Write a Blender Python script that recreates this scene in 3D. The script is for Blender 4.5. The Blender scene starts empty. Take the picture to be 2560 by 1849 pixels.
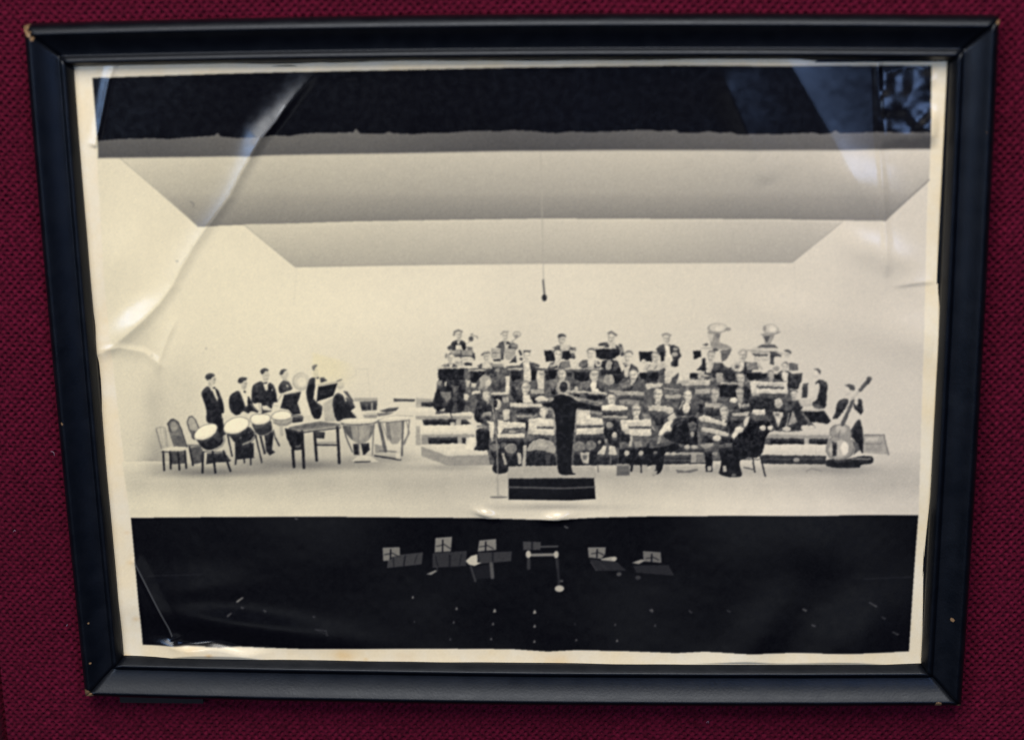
import bpy, math, random
import numpy as np
from mathutils import Matrix, Vector

rng = np.random.default_rng(7)
scene = bpy.context.scene
COL = scene.collection

# ------------------------------------------------------------------ camera, light, exposure
# Units: metres. X right, Z up, Y into the wall. The frame hangs with its centre at the origin;
# w = Y is 0 on the plane of the frame's outer shoulder, the wall face lies at w = WALL_Y.
FW, FH = 0.282, 0.21781
WALL_Y = 0.0075
CAM_POS = np.array([0.1799341 - FW / 2, -0.60548084, FH / 2 + 0.09823307])
CAM_R = np.array([[0.9981659394, 0.0179735061, 0.0578075292],
                  [0.0014133787, 0.9477291968, -0.3190726749],
                  [-0.0605207379, 0.3185691803, 0.9459656007]])
FOCAL = 5261.0                       # in pixels of a 2560 px wide frame
PW, PH = 2560.0, 1849.0


def to_world(v):
    return Vector((v[0], v[2], -v[1]))


cam_data = bpy.data.cameras.new("camera")
cam = bpy.data.objects.new("camera", cam_data)
COL.objects.link(cam)
cam_data.sensor_fit = 'HORIZONTAL'
cam_data.sensor_width = 36.0
cam_data.lens = 36.0 * FOCAL / PW
cam_data.clip_start = 0.02
cam_data.clip_end = 20.0
right, up, back = to_world(CAM_R[0]), -to_world(CAM_R[1]), -to_world(CAM_R[2])
m = Matrix.Identity(4)
for i in range(3):
    m[i][0], m[i][1], m[i][2], m[i][3] = right[i], up[i], back[i], CAM_POS[i]
cam.matrix_world = m
cam_data.dof.use_dof = True
cam_data.dof.focus_distance = 0.672
cam_data.dof.aperture_fstop = 7.5
scene.camera = cam

world = bpy.data.worlds.new("World")
scene.world = world
world.use_nodes = True
bg = world.node_tree.nodes["Background"]
bg.inputs[0].default_value = (0.62, 0.66, 0.74, 1)
bg.inputs[1].default_value = 0.012

scene.view_settings.view_transform = 'Standard'
scene.view_settings.look = 'None'
scene.view_settings.gamma = 1.0
scene.view_settings.use_curve_mapping = False
scene.view_settings.exposure = 0.0


def area_lamp(name, az, el, dist, size, color, radiance, aim=(0, 0, 0)):
    """Area lamp seen from the frame's centre at azimuth az (right +) and elevation el, in degrees."""
    a, e = math.radians(az), math.radians(el)
    d = Vector((math.sin(a) * math.cos(e), -math.cos(a) * math.cos(e), math.sin(e)))
    ld = bpy.data.lights.new(name, 'AREA')
    ld.shape = 'RECTANGLE'
    ld.size, ld.size_y = size
    ld.energy = radiance * math.pi * size[0] * size[1]
    ld.color = color
    o = bpy.data.objects.new(name, ld)
    COL.objects.link(o)
    o.location = Vector(aim) + d * dist
    o.rotation_euler = d.to_track_quat('Z', 'Y').to_euler()
    return o


area_lamp("ceiling_lamp", 0, 52, 1.2, (0.80, 0.67), (1.0, 0.965, 0.915), 12.1)
area_lamp("window_light_right", 19, 4, 1.3, (0.62, 0.33), (0.33, 0.52, 1.0), 6.2, (0.118, 0, 0.08))
area_lamp("window_light_left", -34, -2, 1.3, (0.52, 0.13), (0.36, 0.58, 1.0), 12.0, (-0.11, 0, 0.08))
area_lamp("window_light_left_upper", -32, 11, 1.3, (0.52, 0.30), (0.95, 0.97, 1.0), 8.5, (-0.09, 0, 0.07))
area_lamp("floor_bounce_light", 0, -20, 1.3, (0.80, 0.17), (0.88, 0.94, 1.0), 0.36)

# ------------------------------------------------------------------ helpers


def project(x, y, z):
    """World point(s) to photograph pixels through the camera above."""
    u = np.asarray(x) + FW / 2
    v = FH / 2 - np.asarray(z)
    c = np.array([CAM_POS[0] + FW / 2, FH / 2 - CAM_POS[2], CAM_POS[1]])
    d = [u - c[0], v - c[1], np.asarray(y) - c[2]]
    p = [CAM_R[i][0] * d[0] + CAM_R[i][1] * d[1] + CAM_R[i][2] * d[2] for i in range(3)]
    return FOCAL * p[0] / p[2] + PW / 2, FOCAL * p[1] / p[2] + PH / 2


def on_plane(px, py, y):
    """Photograph pixel to the world point on the plane Y = y (used to lay out marks on the flat sheet)."""
    d = CAM_R.T @ np.array([(px - PW / 2) / FOCAL, (py - PH / 2) / FOCAL, 1.0])
    k = (y - CAM_POS[1]) / d[2]
    return CAM_POS[0] + d[0] * k, CAM_POS[2] - d[1] * k


def srgb(r, g, b):
    f = lambda c: (c / 255 / 12.92) if c / 255 <= 0.04045 else ((c / 255 + 0.055) / 1.055) ** 2.4
    return (f(r), f(g), f(b), 1.0)


def new_obj(name, mesh, parent=None, mat=None):
    o = bpy.data.objects.new(name, mesh)
    COL.objects.link(o)
    if parent is not None:
        o.parent = parent
    if mat is not None:
        mesh.materials.append(mat)
    return o


def empty(name, loc, label, cat):
    o = bpy.data.objects.new(name, None)
    o.empty_display_size = 0.02
    COL.objects.link(o)
    o.location = loc
    o["label"], o["category"] = label, cat
    return o


def quad_mesh(name, verts, quads, smooth=True):
    me = bpy.data.meshes.new(name)
    verts = np.asarray(verts, np.float32)
    quads = np.asarray(quads, np.int32)
    me.vertices.add(len(verts))
    me.vertices.foreach_set("co", verts.ravel())
    me.loops.add(quads.size)
    me.loops.foreach_set("vertex_index", quads.ravel())
    me.polygons.add(len(quads))
    me.polygons.foreach_set("loop_start", np.arange(0, quads.size, 4, dtype=np.int32))
    me.update(calc_edges=True)
    me.polygons.foreach_set("use_smooth", np.full(len(quads), smooth))
    return me


def nodes_of(name):
    mat = bpy.data.materials.new(name)
    mat.use_nodes = True
    nt = mat.node_tree
    return mat, nt, nt.nodes, nt.links, nt.nodes["Principled BSDF"]


def smooth01(a, b, x):
    t = np.clip((x - a) / (b - a), 0, 1)
    return t * t * (3 - 2 * t)


def value_noise(shape, cell, seed):
    """Smooth random field in -1..1 with features of about `cell` samples."""
    r = np.random.default_rng(seed)
    h, w = shape
    gh, gw = int(h / cell) + 4, int(w / cell) + 4
    g = r.uniform(-1, 1, (gh, gw))
    ys, xs = np.arange(h) / cell, np.arange(w) / cell
    yi, xi = ys.astype(int), xs.astype(int)
    fy, fx = ys - yi, xs - xi
    fy, fx = (fy * fy * (3 - 2 * fy))[:, None], (fx * fx * (3 - 2 * fx))[None]
    a, b = g[yi][:, xi], g[yi][:, xi + 1]
    c, d = g[yi + 1][:, xi], g[yi + 1][:, xi + 1]
    return (a * (1 - fx) + b * fx) * (1 - fy) + (c * (1 - fx) + d * fx) * fy
# ------------------------------------------------------------------ wall: maroon woven upholstery panel
def wall_material():
    mat, nt, N, L, P = nodes_of("maroon_fabric")
    tc = N.new("ShaderNodeTexCoord")
    n1 = N.new("ShaderNodeTexNoise"); n1.inputs["Scale"].default_value = 900; n1.inputs["Detail"].default_value = 3
    n2 = N.new("ShaderNodeTexNoise"); n2.inputs["Scale"].default_value = 25; n2.inputs["Detail"].default_value = 2
    ramp = N.new("ShaderNodeValToRGB")
    ramp.color_ramp.elements[0].position = 0.30; ramp.color_ramp.elements[0].color = (0.030, 0.0008, 0.0056, 1)
    ramp.color_ramp.elements[1].position = 0.72; ramp.color_ramp.elements[1].color = (0.094, 0.0036, 0.0180, 1)
    mx = N.new("ShaderNodeMix"); mx.data_type = 'RGBA'; mx.blend_type = 'MULTIPLY'
    mx.inputs[0].default_value = 0.35
    r2 = N.new("ShaderNodeValToRGB")
    r2.color_ramp.elements[0].position = 0.35; r2.color_ramp.elements[0].color = (0.75, 0.7, 0.7, 1)
    r2.color_ramp.elements[1].position = 0.65; r2.color_ramp.elements[1].color = (1.15, 1.1, 1.15, 1)
    L.new(tc.outputs["Object"], n1.inputs["Vector"]); L.new(tc.outputs["Object"], n2.inputs["Vector"])
    L.new(n1.outputs["Fac"], ramp.inputs[0]); L.new(n2.outputs["Fac"], r2.inputs[0])
    L.new(ramp.outputs[0], mx.inputs[6]); L.new(r2.outputs[0], mx.inputs[7])
    L.new(mx.outputs[2], P.inputs["Base Color"])
    P.inputs["Roughness"].default_value = 0.85
    P.inputs["Specular IOR Level"].default_value = 0.06
    P.inputs["Sheen Weight"].default_value = 0.035
    P.inputs["Sheen Tint"].default_value = (0.9, 0.55, 0.75, 1)
    fb = N.new("ShaderNodeTexNoise"); fb.inputs["Scale"].default_value = 2600; fb.inputs["Detail"].default_value = 2
    L.new(tc.outputs["Object"], fb.inputs["Vector"])
    bp = N.new("ShaderNodeBump"); bp.inputs["Strength"].default_value = 0.5; bp.inputs["Distance"].default_value = 0.0002
    L.new(fb.outputs["Fac"], bp.inputs["Height"]); L.new(bp.outputs[0], P.inputs["Normal"])
    return mat


WALL_MAT = wall_material()
SEAM_X = -0.1725                    # vertical joint between two fabric panels


def build_wall():
    step = 0.00034
    xs = np.arange(-0.196, 0.190, step)
    zs = np.arange(-0.152, 0.134, step)
    X, Z = np.meshgrid(xs, zs)
    sh = X.shape
    # the yarns wander a little
    wx = X + 0.00024 * value_noise(sh, 16, 1) + 0.00010 * value_noise(sh, 5, 11) + 0.0009 * value_noise(sh, 190, 2)
    wz = Z + 0.00026 * value_noise(sh, 16, 3) + 0.00010 * value_noise(sh, 5, 13) + 0.0009 * value_noise(sh, 210, 4)
    px, pz = 0.00128, 0.00134
    a, b = wx / px, wz / pz
    # plain weave: warp and weft yarns cross over each other alternately
    over = np.cos(math.pi * a) * np.cos(math.pi * b)
    hump = np.abs(np.sin(math.pi * a)) ** 0.8 * 0.5 + np.abs(np.sin(math.pi * b)) ** 0.8 * 0.5
    ia, ib = np.round(a), np.round(b)
    odd = ((ia + ib) % 2 == 0)
    da, db = a - ia, b - ib
    hole = np.where(odd, np.exp(-((da / 0.44) ** 2 + (db / 0.40) ** 2) ** 1.5), 0.0)
    dep = 0.80 + 0.22 * value_noise(sh, 4.0, 5) + 0.22 * value_noise(sh, 14, 15)
    slub = np.repeat(value_noise((sh[0], 400), 3.5, 19), -(-sh[1] // 400), axis=1)[:, :sh[1]]
    H = 0.00007 * slub + 0.00022 * hump - 0.00102 * hole * dep + 0.00010 * value_noise(sh, 2.2, 6) + 0.00008 * over
    H += 0.00030 * np.where(odd, 0.0, np.exp(-((da / 0.42) ** 2 + (db / 0.46) ** 2)))
    H += 0.0006 * value_noise(sh, 260, 8)
    g = np.abs(X - SEAM_X)
    H -= 0.0060 * (1 - smooth01(0.0010, 0.0019, g))
    Y = WALL_Y - H
    ny, nx = sh
    idx = np.arange(ny * nx).reshape(sh)
    q = np.stack([idx[:-1, :-1], idx[:-1, 1:], idx[1:, 1:], idx[1:, :-1]], -1)
    keep = ~((np.abs(X[:-1, :-1]) < 0.133) & (np.abs(Z[:-1, :-1]) < 0.101))
    q = q[keep]
    used = np.unique(q)
    remap = np.full(ny * nx, -1, np.int64); remap[used] = np.arange(len(used))
    V = np.stack([X, Y, Z], -1).reshape(-1, 3)[used]
    o = new_obj("wall", quad_mesh("wall", V, remap[q]), None, WALL_MAT)
    o["kind"] = "structure"
    return o


wall = build_wall()

# a few bits of pale lint caught in the weave
LINT_MAT, _nt, _N, _L, _P = nodes_of("lint")
_P.inputs["Base Color"].default_value = (0.22, 0.15, 0.20, 1); _P.inputs["Roughness"].default_value = 0.9


def tube_mesh(name, pts, rad, n=5):
    pts = [Vector(p) for p in pts]
    V, Q = [], []
    for i, p in enumerate(pts):
        t = (pts[min(i + 1, len(pts) - 1)] - pts[max(i - 1, 0)]).normalized()
        s = t.orthogonal().normalized(); r = t.cross(s)
        rr = rad * (0.45 if i in (0, len(pts) - 1) else 1.0)
        for k in range(n):
            a = 2 * math.pi * k / n
            V.append(p + (s * math.cos(a) + r * math.sin(a)) * rr)
    for i in range(len(pts) - 1):
        for k in range(n):
            Q.append((i * n + k, i * n + (k + 1) % n, (i + 1) * n + (k + 1) % n, (i + 1) * n + k))
    return quad_mesh(name, [tuple(v) for v in V], Q)


for (px_, py_, ln, ang, lab) in ((132, 1131, 0.0022, 120, "curled speck of pale lint on the fabric just left of the frame"),
                                 (36, 1326, 0.0008, 40, "tiny white lint dot on the fabric at the lower left"),
                                 (167, 1561, 0.0008, 75, "tiny white lint fleck on the fabric beside the lower left rail"),
                                 (1768, 1803, 0.0007, 20, "tiny orange lint dot on the fabric below the frame")):
    lx, lz = on_plane(px_, py_, WALL_Y)
    aa = math.radians(ang)
    pts = [(lx + ln * (t - .5) * math.cos(aa) + 0.0004 * math.sin(3 * t), WALL_Y - 0.0004 - 0.0002 * math.sin(3.14 * t),
            lz + ln * (t - .5) * math.sin(aa) + 0.0005 * math.sin(4 * t)) for t in np.linspace(0, 1, 7)]
    o = new_obj("lint_speck", tube_mesh("lint_speck", pts, 0.00010), None, LINT_MAT)
    o["label"], o["category"], o["group"] = lab, "lint", "lint specks on the fabric"
# ------------------------------------------------------------------ picture frame: four mitred black rails
def bow(x, z):
    """The old rails are bowed slightly outward."""
    hw, hh = FW / 2, FH / 2
    return (x * (1 + 0.0045 * (1 - np.clip(z / hh, -1, 1) ** 2)), z * (1 + 0.0135 * (1 - np.clip(x / hw, -1, 1) ** 2)))


def frame_material():
    mat, nt, N, L, P = nodes_of("black_painted_wood")
    geo = N.new("ShaderNodeNewGeometry")
    n1 = N.new("ShaderNodeTexNoise"); n1.inputs["Scale"].default_value = 160; n1.inputs["Detail"].default_value = 5
    L.new(geo.outputs["Position"], n1.inputs["Vector"])
    rr = N.new("ShaderNodeMapRange"); rr.inputs[1].default_value = 0.3; rr.inputs[2].default_value = 0.7
    rr.inputs[3].default_value = 0.37; rr.inputs[4].default_value = 0.45
    L.new(n1.outputs["Fac"], rr.inputs[0]); L.new(rr.outputs[0], P.inputs["Roughness"])
    # bare wood where the paint is chipped off, at the corners and along the edges
    chips = [(62, 72, 1.8), (72, 84, 1.6), (82, 96, 1.2), (222, 1732, 2.3), (2496, 56, 1.1), (2345, 1757, 1.7), (2397, 1763, 1.2),
             (2381, 1550, 1.0), (226, 1655, 0.7), (157, 1056, 0.9), (2466, 330, 0.6), (221, 1557, 0.5)]
    acc = None
    n2 = N.new("ShaderNodeTexNoise"); n2.inputs["Scale"].default_value = 1500; n2.inputs["Detail"].default_value = 3
    L.new(geo.outputs["Position"], n2.inputs["Vector"])
    for (px, py, r) in chips:
        wx, wz = on_plane(px, py, -0.0005)
        d = N.new("ShaderNodeVectorMath"); d.operation = 'DISTANCE'
        cmb = N.new("ShaderNodeVectorMath"); cmb.operation = 'MULTIPLY'
        cmb.inputs[1].default_value = (1, 0.25, 1)
        L.new(geo.outputs["Position"], cmb.inputs[0])
        L.new(cmb.outputs[0], d.inputs[0]); d.inputs[1].default_value = (wx, 0.0, wz)
        mr = N.new("ShaderNodeMapRange"); mr.inputs[1].default_value = r * 0.001; mr.inputs[2].default_value = r * 0.0003
        mr.inputs[3].default_value = 0; mr.inputs[4].default_value = 1
        L.new(d.outputs["Value"], mr.inputs[0])
        if acc is None:
            acc = mr.outputs[0]
        else:
            mm = N.new("ShaderNodeMath"); mm.operation = 'MAXIMUM'
            L.new(acc, mm.inputs[0]); L.new(mr.outputs[0], mm.inputs[1]); acc = mm.outputs[0]
    ad = N.new("ShaderNodeMath"); ad.operation = 'ADD'; L.new(acc, ad.inputs[0])
    sc = N.new("ShaderNodeMath"); sc.operation = 'MULTIPLY_ADD'; sc.inputs[1].default_value = 1.2; sc.inputs[2].default_value = -0.6
    L.new(n2.outputs["Fac"], sc.inputs[0]); L.new(sc.outputs[0], ad.inputs[1])
    th = N.new("ShaderNodeMapRange"); th.inputs[1].default_value = 0.42; th.inputs[2].default_value = 0.60
    L.new(ad.outputs[0], th.inputs[0])
    gate = N.new("ShaderNodeMath"); gate.operation = 'MULTIPLY'
    g2 = N.new("ShaderNodeMath"); g2.operation = 'GREATER_THAN'; g2.inputs[1].default_value = 0.02
    L.new(acc, g2.inputs[0]); L.new(g2.outputs[0], gate.inputs[0]); L.new(th.outputs[0], gate.inputs[1])
    # paint with rubbed, dusty patches
    cr = N.new("ShaderNodeValToRGB")
    cr.color_ramp.elements[0].position = 0.38; cr.color_ramp.elements[0].color = (0.0010, 0.0015, 0.0032, 1)
    cr.color_ramp.elements[1].position = 0.78; cr.color_ramp.elements[1].color = (0.0022, 0.0028, 0.0050, 1)
    L.new(n1.outputs["Fac"], cr.inputs[0])
    mx = N.new("ShaderNodeMix"); mx.data_type = 'RGBA'
    L.new(gate.outputs[0], mx.inputs[0]); L.new(cr.outputs[0], mx.inputs[6]); mx.inputs[7].default_value = (0.20, 0.12, 0.06, 1)
    L.new(mx.outputs[2], P.inputs["Base Color"])
    bp = N.new("ShaderNodeBump"); bp.inputs["Strength"].default_value = 0.15; bp.inputs["Distance"].default_value = 0.0003
    n3 = N.new("ShaderNodeTexNoise"); n3.inputs["Scale"].default_value = 1300; n3.inputs["Detail"].default_value = 4
    L.new(geo.outputs["Position"], n3.inputs["Vector"])
    L.new(n3.outputs["Fac"], bp.inputs["Height"]); L.new(bp.outputs[0], P.inputs["Normal"])
    P.inputs["Specular IOR Level"].default_value = 0.29
    P.inputs["Specular Tint"].default_value = (0.84, 0.90, 1.0, 1)
    return mat


FRAME_MAT = frame_material()
# profile: (distance in from the outer edge, height off the wall), mm
PROFILE = [(0.30, 0.3), (0.05, 2.0), (0.0, 6.6), (0.12, 7.3), (0.5, 8.0), (1.0, 8.55), (1.5, 8.95), (1.9, 9.2), (2.3, 9.25),
           (2.6, 9.08), (3.6, 8.3), (5.0, 7.35), (6.5, 6.5), (8.0, 5.9), (9.0, 5.65), (9.35, 5.6), (9.45, 5.75), (9.9, 6.5),
           (10.4, 6.95), (10.8, 7.05), (11.15, 7.0), (11.35, 6.8), (12.0, 5.6), (12.75, 4.35), (12.9, 3.95), (12.9, 2.6), (13.6, 2.2)]


def build_rail(side, parent):
    """side 0 top, 1 right, 2 bottom, 3 left."""
    hw, hh = FW / 2, FH / 2
    n = 140
    prof = np.array(PROFILE) / 1000.0
    half = hw if side in (0, 2) else hh
    verts = []
    r = np.random.default_rng(20 + side)
    wob = np.interp(np.linspace(0, 1, n), np.linspace(0, 1, 26), r.normal(0, 1, 26))
    for i in range(n):
        t = -1 + 2 * i / (n - 1)
        for k, (s, h) in enumerate(prof):
            along = t * (half - s - 0.00008)           # mitred ends, a hairline joint
            across = (hh if side in (0, 2) else hw) - s
            hj = h + (0.00004 * wob[i] if 2 <= k < 24 else 0)
            if side == 0: x, z = along, across
            elif side == 2: x, z = -along, -across
            elif side == 1: x, z = across, -along
            else: x, z = -across, along
            x, z = bow(np.float64(x), np.float64(z))
            verts.append((x, WALL_Y - hj, z))
    m_ = len(prof)
    quads = []
    for i in range(n - 1):
        for k in range(m_ - 1):
            quads.append((i * m_ + k, i * m_ + k + 1, (i + 1) * m_ + k + 1, (i + 1) * m_ + k))
    me = quad_mesh("rail", verts, quads)
    # end caps
    import bmesh
    bm = bmesh.new(); bm.from_mesh(me); bm.verts.ensure_lookup_table()
    bm.faces.new([bm.verts[k] for k in range(m_)])
    bm.faces.new([bm.verts[(n - 1) * m_ + k] for k in range(m_ - 1, -1, -1)])
    bm.faces.new([bm.verts[0], bm.verts[(n - 1) * m_], bm.verts[(n - 1) * m_ + m_ - 1], bm.verts[m_ - 1]])
    bmesh.ops.recalc_face_normals(bm, faces=bm.faces)
    bm.to_mesh(me); bm.free()
    o = new_obj("rail", me, parent, FRAME_MAT)
    return o


frame = empty("picture_frame", (0, 0, 0), "black painted wooden picture frame with chipped mitred corners hanging on maroon fabric", "picture frame")
for s_ in range(4):
    build_rail(s_, frame)

BOARD_MAT, _nt, _N, _L, _P = nodes_of("brown_backing_card")
_P.inputs["Base Color"].default_value = (0.16, 0.10, 0.06, 1); _P.inputs["Roughness"].default_value = 0.9


def box_mesh(name, x0, x1, y0, y1, z0, z1):
    V = [(x0, y0, z0), (x1, y0, z0), (x1, y1, z0), (x0, y1, z0), (x0, y0, z1), (x1, y0, z1), (x1, y1, z1), (x0, y1, z1)]
    Q = [(0, 3, 2, 1), (4, 5, 6, 7), (0, 1, 5, 4), (1, 2, 6, 5), (2, 3, 7, 6), (3, 0, 4, 7)]
    return quad_mesh(name, V, Q, False)


new_obj("backing_board", box_mesh("backing_board", -0.1285, 0.1285, WALL_Y - 0.0007, WALL_Y - 0.0002, -0.0965, 0.0965), frame, BOARD_MAT)
# added dark strip, no known frame part, peeping out under the lower rail's left end
DARK_STRIP_MAT, _nt, _N, _L, _P = nodes_of("strip_black")
_P.inputs["Base Color"].default_value = (0.004, 0.003, 0.004, 1); _P.inputs["Roughness"].default_value = 0.9
fx0, fz0 = on_plane(303, 1757, WALL_Y - 0.002)
fx1, fz1 = on_plane(510, 1753, WALL_Y - 0.002)
me = box_mesh("added_dark_strip", fx0, fx1, WALL_Y - 0.0032, WALL_Y - 0.0004, fz1, fz1 + 0.006)
new_obj("added_dark_strip", me, frame, DARK_STRIP_MAT)
# ------------------------------------------------------------------ the photographic print: its printed picture
# The black-and-white picture is drawn here as tones on the flat sheet (sheet coordinates: the pixel grid of the
# traced print), then carried by the sheet mesh as a colour attribute.
OX, OY, RW, RH = 150, 130, 2250, 1570
T = np.full((RH, RW), 222.0, np.float32)          # printed tone 0..255
ID = np.zeros((RH, RW), np.int16)                 # which printed thing a spot belongs to
NAMES = ["paper_border"]
LABELS = {}
cur = 0
cx0 = cy0 = 0.0
cs = 1.0


def crop(x0, y0, s):
    global cx0, cy0, cs
    cx0, cy0, cs = x0, y0, s


def part(name, label=None):
    global cur
    NAMES.append(name)
    cur = len(NAMES) - 1
    if label:
        LABELS[cur] = label
    return cur


def use(i):
    global cur
    cur = i


def _tr(pts):
    return np.array([(cx0 + x / cs - OX, cy0 + y / cs - OY) for x, y in pts])


def _cover(p, ss=2):
    x0, y0 = np.floor(p.min(0)).astype(int) - 1
    x1, y1 = np.ceil(p.max(0)).astype(int) + 2
    x0, y0, x1, y1 = max(x0, 0), max(y0, 0), min(x1, RW), min(y1, RH)
    if x1 <= x0 or y1 <= y0:
        return None
    if (x1 - x0) * (y1 - y0) > 200000:
        ss = 1
    gx = (np.arange((x1 - x0) * ss) + 0.5) / ss + x0
    gy = (np.arange((y1 - y0) * ss) + 0.5) / ss + y0
    ins = np.zeros((len(gy), len(gx)), bool)
    n = len(p)
    for i in range(n):
        (ax, ay), (bx, by) = p[i], p[(i + 1) % n]
        if ay == by:
            continue
        rows = (gy >= min(ay, by)) & (gy < max(ay, by))
        if not rows.any():
            continue
        xc = ax + (gy[rows] - ay) / (by - ay) * (bx - ax)
        ins[rows] ^= gx[None, :] < xc[:, None]
    c = ins.astype(np.float32)
    if ss > 1:
        c = c.reshape(y1 - y0, ss, x1 - x0, ss).mean((1, 3))
    return slice(y0, y1), slice(x0, x1), c


def _put(r, t, a):
    if r is None:
        return
    sy, sx, c = r
    k = c * a
    T[sy, sx] = T[sy, sx] * (1 - k) + t * k
    if cur:
        ID[sy, sx][c > 0.5] = cur


def chaikin(p, n=2):
    for _ in range(n):
        q = np.roll(p, -1, 0)
        p = np.stack([.78 * p + .22 * q, .22 * p + .78 * q], 1).reshape(-1, 2)
    return p


def P(t, *pts, a=1.0):
    p = _tr(pts)
    if len(pts) >= 8 and cs > 1:                   # cloth, drums and bodies have no hard corners
        p = chaikin(p)
    _put(_cover(p), t, a)


def E(t, x, y, rx, ry=None, rot=0, a=1.0):
    ry = ry or rx
    c, s = math.cos(math.radians(rot)), math.sin(math.radians(rot))
    q = [(x + rx * math.cos(k) * c - ry * math.sin(k) * s, y + rx * math.cos(k) * s + ry * math.sin(k) * c)
         for k in np.linspace(0, 2 * math.pi, 29)[:-1]]
    _put(_cover(_tr(q)), t, a)


def L(t, w, *pts, a=1.0):
    p = _tr(pts)
    hw = w / cs / 2
    x0, y0 = np.floor(p.min(0) - hw).astype(int) - 1
    x1, y1 = np.ceil(p.max(0) + hw).astype(int) + 2
    x0, y0, x1, y1 = max(x0, 0), max(y0, 0), min(x1, RW), min(y1, RH)
    gx, gy = np.meshgrid(np.arange(x0, x1) + 0.5, np.arange(y0, y1) + 0.5)
    d = np.full(gx.shape, 1e9)
    for i in range(len(p) - 1):
        a0, b0 = p[i], p[i + 1]
        v = b0 - a0
        t_ = np.clip(((gx - a0[0]) * v[0] + (gy - a0[1]) * v[1]) / max(v @ v, 1e-9), 0, 1)
        d = np.minimum(d, np.hypot(gx - a0[0] - t_ * v[0], gy - a0[1] - t_ * v[1]))
    c = np.clip(hw - d + 0.5, 0, 1).astype(np.float32)
    _put((slice(y0, y1), slice(x0, x1), c), t, a)


def R(t, x0, y0, x1, y1, a=1.0):
    P(t, (x0, y0), (x1, y0), (x1, y1), (x0, y1), a=a)


def G(fn, *pts):
    """Polygon filled with a tone field fn(x, y) in sheet pixels."""
    r = _cover(_tr(pts))
    sy, sx, c = r
    yy, xx = np.mgrid[sy, sx]
    _put(r, fn(xx + OX, yy + OY).astype(np.float32), 1.0)


lerp = lambda a, b, t: a + (b - a) * np.clip(t, 0, 1)

# ---- the hall: back wall, floor, ceilings, curtain, dark pit
crop(0, 0, 1)
IMG = [(231, 194), (560, 184), (900, 177), (1280, 169), (1700, 164), (2060, 165), (2331, 167), (2321, 470), (2308, 900), (2297, 1290), (2283, 1480),
       (2273, 1627), (2120, 1629), (1990, 1628), (1880, 1630), (1760, 1626), (1690, 1630), (1560, 1625), (1440, 1624), (1370, 1628), (1280, 1622),
       (1100, 1620), (900, 1620), (760, 1620), (620, 1615), (500, 1611), (356, 1611), (350, 1540), (340, 1440), (327, 1298), (307, 1120), (288, 971), (262, 722), (246, 440)]
part("printed_stage_wall", "pale empty back wall of the printed concert stage")
G(lambda x, y: 213 + 17 * np.exp(-((x - 640) / 420) ** 2 - ((y - 800) / 260) ** 2) + 12 * np.exp(-((x - 1250) / 420) ** 2 - ((y - 760) / 150) ** 2) + 8 * np.exp(-((x - 330) / 120) ** 2 - ((y - 560) / 160) ** 2)
  - 2 * smooth01(1600, 2250, x) - 6 * np.exp(-((x - 420) / 90) ** 2 - ((y - 1010) / 160) ** 2) + 5 * np.exp(-((x - 2050) / 150) ** 2 - ((y - 620) / 60) ** 2) + 2.5 * value_noise(x.shape, 150, 91), *IMG)
L(204, 4, (1985, 660), (1990, 720), (1978, 800), a=.4); L(206, 5, (742, 668), (735, 760), a=.25)
# left side wall is faintly darker towards its lower corner
for (x, y, rx, ry, dt) in ((400, 1130, 38, 60, 60), (385, 1010, 26, 50, 30), (372, 1165, 30, 24, 55), (440, 1030, 30, 40, 12), (480, 990, 24, 60, 10)):
    yy, xx = np.mgrid[0:RH, 0:RW]
    sl = (slice(max(0, y - OY - 3 * ry), y - OY + 3 * ry), slice(max(0, x - OX - 3 * rx), x - OX + 3 * rx))
    T[sl] -= dt * 0.6 * np.exp(-((xx[sl] + OX - x) / rx) ** 2 - ((yy[sl] + OY - y) / ry) ** 2)
part("printed_stage_floor", "pale bare stage floor in the print")
G(lambda x, y: lerp(218, 198, (y - 1152 + (x - 306) * .012) / 55) + lerp(0, 22, (y - 1212) / 50) + 5 * np.sin(x / 260 + 1) + 4 * value_noise(x.shape, 40, 93) - 7 * smooth01(1700, 2300, x),
  (306, 1152), (500, 1150), (1000, 1140), (1500, 1140), (2250, 1130), (2302, 1130), (2297, 1292), (1900, 1292), (1600, 1298), (1390, 1301), (1200, 1294), (800, 1294), (327, 1293))
part("printed_ceiling_panel", "sloping upper ceiling panel of the printed stage, shaded grey at its lower edge")
G(lambda x, y: lerp(lerp(192, 162, (y - 385) / 110), 120, (y - 480) / 90) + lerp(16, 0, (x - 300) / 380) + lerp(0, 14, (y - 545) / -140) * smooth01(1900, 2300, x),
  (303, 392), (640, 388), (1280, 376), (1920, 375), (2328, 374), (2325, 452), (2212, 551), (1900, 549), (1350, 546), (900, 553), (497, 565))
L(150, 3, (303, 396), (400, 480), (497, 565), a=.6)
L(120, 4, (2212, 551), (2325, 452), a=.7)
part("printed_ceiling_panel", "smaller lower ceiling panel of the printed stage")
G(lambda x, y: lerp(204, 172, (y - 548) / 115) - 8 * smooth01(1500, 2000, x),
  (609, 560), (900, 556), (1350, 549), (1900, 552), (2105, 554), (1981, 657), (1350, 657), (900, 664), (739, 666))
L(150, 2.5, (609, 560), (739, 666), (900, 664), (1350, 658), (1981, 657), (2105, 554), a=.55)
part("printed_pelmet", "grey pelmet strip under the printed dark curtain")
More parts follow.
